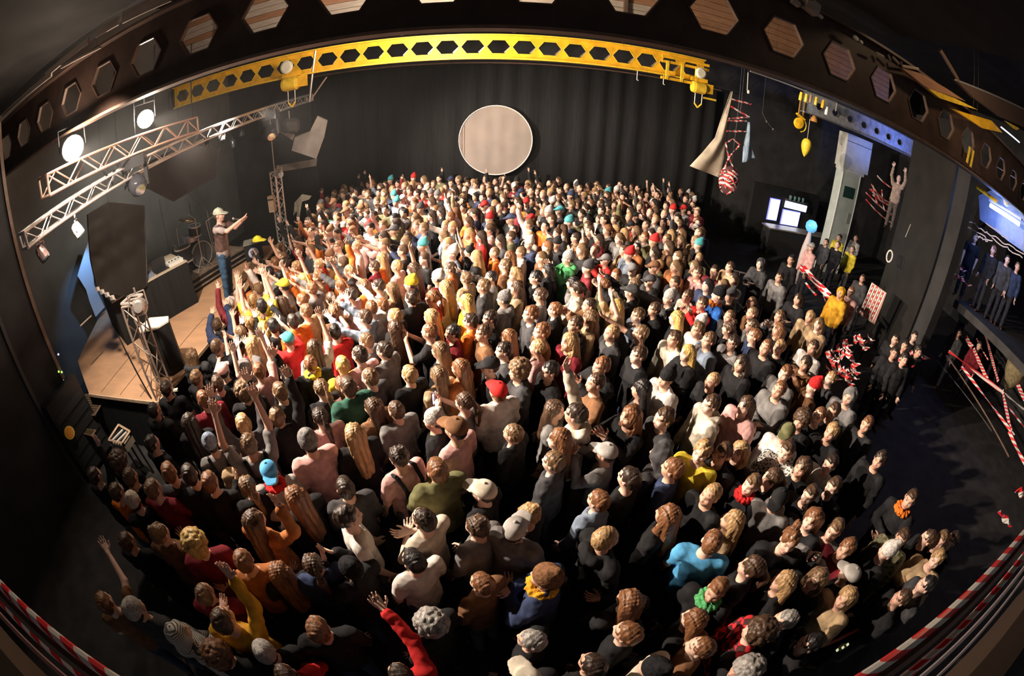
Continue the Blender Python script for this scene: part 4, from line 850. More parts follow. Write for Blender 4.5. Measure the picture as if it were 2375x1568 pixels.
# body frame: faces +x, left side +y, feet at z=0, 1.75 m tall. A pose gives elbow and wrist for both arms
SH = V(-.005, .175, 1.425)
POSES = dict(
    down=dict(L=(V(.02, .23, 1.16), V(.13, .21, .93)), R=(V(.02, -.23, 1.16), V(.13, -.21, .93))),
    fold=dict(L=(V(.10, .24, 1.19), V(.26, .02, 1.17)), R=(V(.10, -.24, 1.19), V(.24, .00, 1.22))),
    raise_r=dict(L=(V(.02, .23, 1.16), V(.18, .18, 1.0)), R=(V(.12, -.24, 1.66), V(.20, -.20, 1.93))),
    raise_both=dict(L=(V(.14, .25, 1.65), V(.24, .20, 1.91)), R=(V(.12, -.26, 1.66), V(.19, -.24, 1.93))),
    reach=dict(L=(V(.02, .23, 1.16), V(.16, .2, .98)), R=(V(.25, -.22, 1.53), V(.49, -.16, 1.68))),
    reach_both=dict(L=(V(.24, .22, 1.50), V(.48, .15, 1.63)), R=(V(.25, -.22, 1.53), V(.49, -.16, 1.70))),
    phone=dict(L=(V(.17, .24, 1.30), V(.31, .07, 1.50)), R=(V(.17, -.24, 1.30), V(.31, -.07, 1.50))),
    wave=dict(L=(V(.02, .23, 1.16), V(.13, .21, .93)), R=(V(.06, -.36, 1.58), V(.10, -.30, 1.85))),
    sing=dict(L=(V(.23, .2, 1.33), V(.43, .10, 1.47)), R=(V(.25, -.20, 1.40), V(.50, -.12, 1.56))),
)
def hand(s, wr, d, palm_n, k=.008, curl=.35, big=1.0):
    """five fingered hand: palm, four fingers of different length, thumb from the side"""
    d = d/np.linalg.norm(d); pn = palm_n-d*palm_n.dot(d); pn /= np.linalg.norm(pn); sd = np.cross(d, pn)
    c = wr+d*.045*big
    for q in (-1, 0, 1): s.cone(wr+d*.01+sd*.014*q, wr+d*.085*big+sd*.022*q, .017, .013, .012)
    for i, (o, l) in enumerate(((-.033, .066), (-.011, .078), (.011, .073), (.033, .057))):
        a = wr+d*.09*big+sd*o*big; b = a+(d+sd*o*5-pn*curl*.3)*l*.52*big; e = b+(d+sd*o*4-pn*curl*1.5)*l*.5*big
        s.cone(a-d*.02, b, .0105, .0095, .004); s.cone(b, e, .0095, .0075, .004)
    a = wr+d*.03*big-sd*.03; b = a+(d*.6-sd*.8-pn*.2)*.045*big; e = b+(d*.9-sd*.35-pn*.3)*.035*big
    s.cone(a+sd*.01, b, .015, .012, .008); s.cone(b, e, .0115, .009, .005)

def head_sdf(s, face=True):
    s.cone((-.015, 0, 1.44), (.0, 0, 1.56), .056, .053, .04)
    s.ell((-.008, 0, 1.665), (.100, .078, .098), .02); s.ell((.028, 0, 1.615), (.072, .064, .082), .03)
    s.cone((.045, 0, 1.567), (.062, 0, 1.562), .034, .026, .03)
    if face:
        s.cone((.083, 0, 1.655), (.104, 0, 1.622), .009, .015, .010)
        for q in (-1, 1):
            s.ell((-.005, q*.079, 1.635), (.018, .010, .030), .006); s.ell((.093, q*.032, 1.653), (.014, .018, .012), .010, 'sub')
            s.cone((.086, q*.012, 1.672), (.078, q*.05, 1.670), .009, .006, .008); s.ell((.062, q*.042, 1.615), (.022, .02, .022), .02)
        s.ell((.092, 0, 1.590), (.010, .024, .008), .006); s.ell((.090, 0, 1.580), (.010, .020, .007), .006)

def arms(s, P, off=0., sleeve=None, k=.02):
    for q, sd in (('L', 1), ('R', -1)):
        e, w = P[q]; sh = SH*V(1, sd, 1)
        s.cone(sh, e, .052+off, .040+off, .035)
        if sleeve == 'short':
            pass
        elif sleeve == 'long':
            s.cone(e, e+(w-e)*.93, .040+off, .032+off, .02)
        else: s.cone(e, w, .040, .026, .015)

def make_body(pose, h=.009):
    P = POSES[pose]; allp = np.array([P['L'][0], P['L'][1], P['R'][0], P['R'][1]])
    lo = np.minimum(allp.min(0)-.25, V(-.22, -.34, -.02)); hi = np.maximum(allp.max(0)+.25, V(.26, .34, 1.80))
    lo = np.maximum(lo, V(-.3, -.6, -.03)); s = SDF(lo, hi, h)
    s.cone((0, 0, 1.30), (0, 0, 1.06), .150, .125, .06, (.68, 1, 1)); s.cone((0, 0, 1.02), (0, 0, .93), .135, .155, .06, (.74, 1, 1))
    s.cone((-.01, -.15, 1.42), (-.01, .15, 1.42), .055, .055, .06)
    for q in (1, -1):
        s.cone((0, q*.085, .90), (.015, q*.10, .50), .085, .056, .04); s.cone((.015, q*.10, .50), (-.02, q*.105, .09), .054, .036, .02); s.cone((-.04, q*.105, .045), (.15, q*.125, .03), .040, .032, .02)
    arms(s, P); head_sdf(s)
    for q, sd in (('L', 1), ('R', -1)):
        e, w = P[q]; d = w-e; pn = V(1, 0, 0) if pose in ('raise_r', 'raise_both', 'wave') else (V(0, -sd, 0) if pose in ('down', 'phone') else V(0, 0, -1)); hand(s, w, d, pn, curl=.7 if pose in ('down', 'fold', 'phone') else .35)
    v, f = s.mesh(); t = np.ones((len(v), 3)); x, y, z = v.T; ay = abs(y)
    t[(z < .12)] = (.08, .06, .06)
    face = (x > .06) & (abs(y) < .07)
    t[face & (abs(z-1.584) < .011) & (ay < .026)] = (.72, .42, .42)
    t[face & (abs(z-1.653) < .008) & (abs(ay-.033) < .016)] = (.75, .80, .85); t[face & (abs(z-1.653) < .008) & (abs(ay-.033) < .007)] = (.08, .08, .1)
    t[face & (abs(z-1.678) < .006) & (abs(ay-.034) < .020)] = (.35, .28, .24)
    t[(z > 1.55) & (x < .03) & (ay < .078) & (z > 1.60)] = (.55, .45, .42)
    return v, f, t

def make_top(pose, kind, h=.015):
    """kind: tee, jumper, jacket, hoodie"""
    P = POSES[pose]; allp = np.array([P['L'][0], P['L'][1], P['R'][0], P['R'][1]]); off = {'tee': .014, 'jumper': .020, 'jacket': .032, 'hoodie': .028}[kind]
    lo = np.minimum(allp.min(0)-.1, V(-.27, -.36, .78)); hi = np.maximum(allp.max(0)+.1, V(.26, .36, 1.62)); s = SDF(lo, hi, h)
    s.cone((0, 0, 1.30), (0, 0, 1.06), .150+off, .135+off, .06, (.72, 1, 1)); s.cone((0, 0, 1.04), (0, 0, .93), .145+off, .165+off, .06, (.76, 1, 1))
    s.cone((-.01, -.155, 1.42), (-.01, .155, 1.42), .056+off*.8, .056+off*.8, .06)
    if kind == 'tee':
        for q, sd in (('L', 1), ('R', -1)):
            e, w = P[q]; sh = SH*V(1, sd, 1); s.cone(sh, sh+(e-sh)*.68, .062, .062, .035)
    else: arms(s, P, off*.8, 'long')
    if kind == 'jacket':
        s.cone((-.03, -.06, 1.485), (-.03, .06, 1.485), .045, .045, .02); s.cone((.05, -.05, 1.46), (.05, .05, 1.46), .02, .02, .02)
        s.cone((.02, .02, 1.50), (.02, -.02, 1.50), .055, .055, .02, op='sub')
    if kind == 'hoodie':
        s.cone((-.10, -.07, 1.47), (-.10, .07, 1.47), .055, .055, .03); s.cone((-.12, 0, 1.40), (-.10, 0, 1.46), .06, .07, .03); s.ell((-.03, 0, 1.55), (.075, .075, .07), .02, 'sub')
    if kind in ('tee', 'jumper'): s.ell((.02, 0, 1.52), (.07, .075, .07), .01, 'sub')
    s.noise(.006, 22, hash(kind) % 7 if False else len(kind), (1, 1, .8)); s.noise(.003, 60, 3)
    s.ell((0, 0, .70), (.35, .35, .155), .01, 'sub')
    return s.mesh()

def make_trousers(h=.018):
    s = SDF(V(-.2, -.26, .04), V(.2, .26, 1.03), h); s.cone((0, 0, 1.0), (0, 0, .93), .145, .165, .05, (.74, 1, 1))
    for q in (1, -1):
        s.cone((0, q*.085, .90), (.015, q*.10, .50), .098, .070, .04); s.cone((.015, q*.10, .50), (-.01, q*.105, .09), .070, .056, .02)
    s.noise(.005, 25, 5); return s.mesh()

def make_hair(kind, h=.009):
    """hair and headwear share the head frame of the body"""
    lo, hi = V(-.24, -.18, 1.05), V(.24, .18, 1.86)
    s = SDF(lo, hi, h)
    def cap_shape(r, zc=1.675): s.ell((-.014, 0, zc), r, .01)
    def cut(front=1.655, fx=.055):
        s.ell((.115, 0, 1.60), (.085, .085, .095), .012, 'sub'); s.ell((.06, 0, 1.57), (.09, .12, .065), .012, 'sub')
    if kind == 'short':
        cap_shape((.104, .082, .097), 1.675); s.ell((-.045, 0, 1.64), (.068, .076, .09), .02); cut(); s.ell((.02, 0, 1.53), (.12, .12, .07), .01, 'sub'); s.noise(.004, 45, 2); s.noise(.0025, 120, 1, (1, 1, .5))
    elif kind == 'crop':
        cap_shape((.101, .0795, .094), 1.673); s.ell((-.043, 0, 1.64), (.065, .073, .09), .02); cut(); s.ell((.02, 0, 1.54), (.13, .12, .07), .01, 'sub'); s.noise(.003, 110, 2)
    elif kind in ('long', 'long2', 'tail', 'bun'):
        cap_shape((.106, .086, .100), 1.676)
        if kind == 'long':
            s.cone((-.045, -.03, 1.64), (-.135, -.03, 1.20), .085, .055, .03, (.8, 1, 1)); s.cone((-.045, .03, 1.64), (-.135, .03, 1.17), .085, .055, .03, (.8, 1, 1))
        elif kind == 'long2':
            for q in (1, -1): s.cone((-.01, q*.06, 1.66), (.02, q*.10, 1.30), .052, .040, .03); s.cone((-.05, q*.05, 1.64), (-.11, q*.09, 1.28), .06, .05, .03)
            s.cone((-.05, 0, 1.62), (-.13, 0, 1.30), .07, .06, .03)
        elif kind == 'tail': s.cone((-.10, 0, 1.70), (-.17, 0, 1.60), .03, .042, .02); s.cone((-.17, 0, 1.60), (-.16, 0, 1.36), .040, .022, .02)
        else: s.ell((-.06, 0, 1.79), (.045, .045, .042), .015)
        if kind in ('tail', 'bun'): s.ell((.02, 0, 1.53), (.12, .12, .08), .01, 'sub')
        cut(); s.noise(.006, 70, 4, (1, 1, .25)); s.noise(.004, 130, 6, (1, 1, .2))
    elif kind == 'curly':
        cap_shape((.118, .105, .112), 1.685); s.ell((-.05, 0, 1.62), (.085, .10, .10), .03); rg = random.Random(4)
        for i in range(150):
            zz = rg.uniform(-.55, 1); a = rg.uniform(0, 2*PI); q = math.sqrt(1-zz*zz); R_ = rg.uniform(.016, .028)
            s.ell((-.02+.118*q*math.cos(a), .108*q*math.sin(a), 1.68+.112*zz), (R_, R_, R_), .008)
        s.ell((.135, 0, 1.60), (.085, .075, .095), .012, 'sub')
    elif kind == 'beanie':
        cap_shape((.115, .095, .112), 1.69); s.cone((-.03, 0, 1.77), (-.07, 0, 1.80), .05, .035, .03); s.ell((.0, 0, 1.55), (.2, .2, .118), .006, 'sub'); 
    elif kind == 'cap':
        cap_shape((.112, .093, .095), 1.685); s.ell((0, 0, 1.58), (.2, .2, .095), .006, 'sub'); s.cone((.09, -.035, 1.682), (.165, -.025, 1.668), .030, .022, .02, (1, 1.6, .35)); s.cone((.09, .035, 1.682), (.165, .025, 1.668), .030, .022, .02, (1, 1.6, .35)); s.ell((-.014, 0, 1.785), (.012, .012, .01), .004)
    elif kind == 'hood':
        s.ell((-.02, 0, 1.665), (.128, .112, .128), .02); s.cone((-.05, 0, 1.56), (-.09, 0, 1.46), .095, .10, .04); s.ell((.12, 0, 1.63), (.085, .072, .105), .012, 'sub'); s.ell((.02, 0, 1.50), (.05, .06, .05), .01, 'sub'); s.noise(.005, 40, 3)
    elif kind == 'scarf':
        for k in range(10):
            a = 2*PI*k/10; b = 2*PI*(k+1)/10; s.cone((.015+.085*math.cos(a), .085*math.sin(a), 1.485+.012*math.cos(a*3)), (.015+.085*math.cos(b), .085*math.sin(b), 1.485), .036, .036, .02)
        s.noise(.008, 60, 3)
    return s.mesh()

SKIN = mat('skin', (1, 1, 1), .55, objcol=True, tint=True, spec=.35)
CLOTH = mat('worn_cloth', (1, 1, 1), .85, objcol=True, noise=.35, scale=9, spec=.15, bump=.15)
HAIRM = mat('hair', (1, 1, 1), .45, objcol=True, noise=.5, scale=14, stretch=(3, 3, .5), bump=.5, spec=.5)
KNIT = mat('knit', (1, 1, 1), .9, objcol=True, noise=.4, scale=40, bump=.6, spec=.1)
def pattern(name, ca, cb, sc, kind='voronoi'):
    m = bpy.data.materials.new(name); m.use_nodes = True; N = m.node_tree.nodes; L = m.node_tree.links; b = N['Principled BSDF']; b.inputs['Roughness'].default_value = .85; tc = N.new('ShaderNodeTexCoord')
    if kind == 'check':
        ck = N.new('ShaderNodeTexChecker'); ck.inputs['Scale'].default_value = sc; ck.inputs[1].default_value = (*ca, 1); ck.inputs[2].default_value = (*cb, 1); L.new(tc.outputs['Object'], ck.inputs[0]); L.new(ck.outputs[0], b.inputs['Base Color'])
    else:
        if kind == 'bands': t = N.new('ShaderNodeTexWave'); t.bands_direction = 'Z'
        else: t = N.new('ShaderNodeTexVoronoi')
        t.inputs['Scale'].default_value = sc; cr = N.new('ShaderNodeValToRGB'); cr.color_ramp.elements[0].color = (*ca, 1); cr.color_ramp.elements[1].color = (*cb, 1); cr.color_ramp.elements[0].position = .38; cr.color_ramp.elements[1].position = .48
        L.new(tc.outputs['Object'], t.inputs[0]); L.new(t.outputs[0], cr.inputs[0]); L.new(cr.outputs[0], b.inputs['Base Color'])
    return m
PATT = dict(plaid=pattern('red_plaid', (.65, .02, .03), (.05, .01, .01), 16, 'check'), speck=pattern('black_white_print', (.02, .02, .02), (.6, .58, .55), 40), knitw=pattern('grey_white_knit', (.08, .08, .08), (.6, .58, .55), 34, 'bands'), stripe=pattern('grey_white_stripe', (.12, .12, .12), (.75, .72, .66), 18, 'bands'), camo=pattern('camouflage', (.10, .11, .05), (.32, .30, .18), 16), orange=pattern('orange_brown_stripe', (.40, .16, .04), (.75, .45, .15), 22, 'bands'))

_cache = {}
def body_mesh(pose):
    k = 'b', pose
    if k not in _cache: v, f, t = make_body(pose); _cache[k] = np_mesh('person', v, f, SKIN, t)
    return _cache[k]
def top_mesh(pose, kind, pat=None):
    k = 't', pose, kind
    if k not in _cache: v, f = make_top(pose, kind); _cache[k] = np_mesh(kind, v, f, CLOTH)
    if pat:
        k2 = k+(pat,)
        if k2 not in _cache: m = _cache[k].copy(); m.materials[0] = PATT[pat]; _cache[k2] = m
        return _cache[k2]
    return _cache[k]
def hair_mesh(kind):
    k = 'h', kind
    if k not in _cache:
        v, f = make_hair(kind); _cache[k] = np_mesh(kind, v, f, {'cap': CLOTH, 'hood': CLOTH, 'beanie': KNIT, 'scarf': KNIT}.get(kind, HAIRM))
    return _cache[k]
def trousers_mesh():
    if 'tr' not in _cache: v, f = make_trousers(); _cache['tr'] = np_mesh('trousers', v, f, CLOTH)
    return _cache['tr']
HAIRNAME = dict(short='hair', crop='hair', long='hair', long2='hair', tail='hair', bun='hair', curly='hair', cap='cap', beanie='beanie', hood='hood')
def child(name, me, parent, col):
    o = bpy.data.objects.new(name, me); COL.objects.link(o); o.parent = parent; o.color = (*col, 1); return o
def person(x, y, z, face, pose, hair, hc, top, tc, skin=(.62, .38, .27), trous=(.03, .03, .04), scale=1., label='', group=None, lean=0., pat=None, haircol=None, scarf=None, side=0.):
    o = bpy.data.objects.new('person', body_mesh(pose)); COL.objects.link(o); o.color = (*skin, 1)
    o.location = (x, y, z); o.rotation_euler = (side, lean, face); o.scale = (scale,)*3
    tag(o, label, 'person', group)
    child(top if top != 'tee' else 't_shirt', top_mesh(pose, top, pat), o, tc); child('trousers', trousers_mesh(), o, trous)
    if hair != 'bald': 
        c = child(HAIRNAME[hair], hair_mesh(hair), o, hc)
        if hair in ('cap', 'beanie'): child('hair', hair_mesh('crop'), o, haircol or (.06, .035, .02)).scale = (1, 1, 1)
    if scarf: child('scarf', hair_mesh('scarf'), o, scarf)
    return o
# ---------------------------------------------------------------- who stands where (heads read off the photograph, placed at head height in the hall)
TILE = dict(A=(0, 500, 2.959), B=(780, 500, 2.959), C=(1575, 500, 2.959), D=(0, 1038, 2.959), E=(780, 1038, 2.959), F=(1575, 1038, 2.959),
            G=(540, 560, 5.9175), H=(400, 820, 5.9175), I=(1400, 640, 5.9175), J=(1550, 860, 5.9175), K=(150, 1000, 5.9175), L=(1550, 580, 5.2275), P=(0, 0, 1.))
CC = dict(wh=((.72, .68, .64), 'white'), cr=((.62, .56, .46), 'cream'), gy=((.19, .185, .185), 'grey'), lg=((.42, .40, .38), 'light grey'), dg=((.06, .06, .065), 'dark grey'), bk=((.018, .018, .020), 'black'), nv=((.035, .05, .11), 'navy'),
          bl=((.04, .17, .62), 'blue'), lb=((.10, .38, .70), 'sky blue'), bg=((.20, .25, .33), 'grey blue'), rd=((.62, .03, .03), 'red'), dr=((.20, .02, .03), 'dark red'), or_=((.80, .20, .03), 'orange'), ye=((.78, .62, .06), 'yellow'), mu=((.70, .36, .03), 'mustard'),
          gn=((.10, .42, .16), 'green'), dn=((.03, .10, .07), 'dark green'), og=((.15, .15, .07), 'olive'), pk=((.66, .38, .36), 'pink'), tn=((.48, .34, .20), 'tan'), bn=((.20, .10, .05), 'brown'), tl=((.08, .38, .42), 'teal'), pu=((.20, .09, .30), 'purple'), ru=((.42, .15, .05), 'rust'))
HC = dict(bl=((.42, .26, .12), 'blond'), lb=((.17, .10, .05), 'light brown'), br=((.075, .040, .022), 'brown'), db=((.034, .020, .013), 'dark brown'), bk=((.016, .013, .013), 'black'), rd=((.21, .09, .038), 'ginger'), gy=((.34, .32, .30), 'grey'), yb=((.58, .38, .12), 'golden'))
PO = dict(d='down', x='fold', r='raise_r', R='raise_both', p='reach', P='reach_both', c='phone', w='wave')
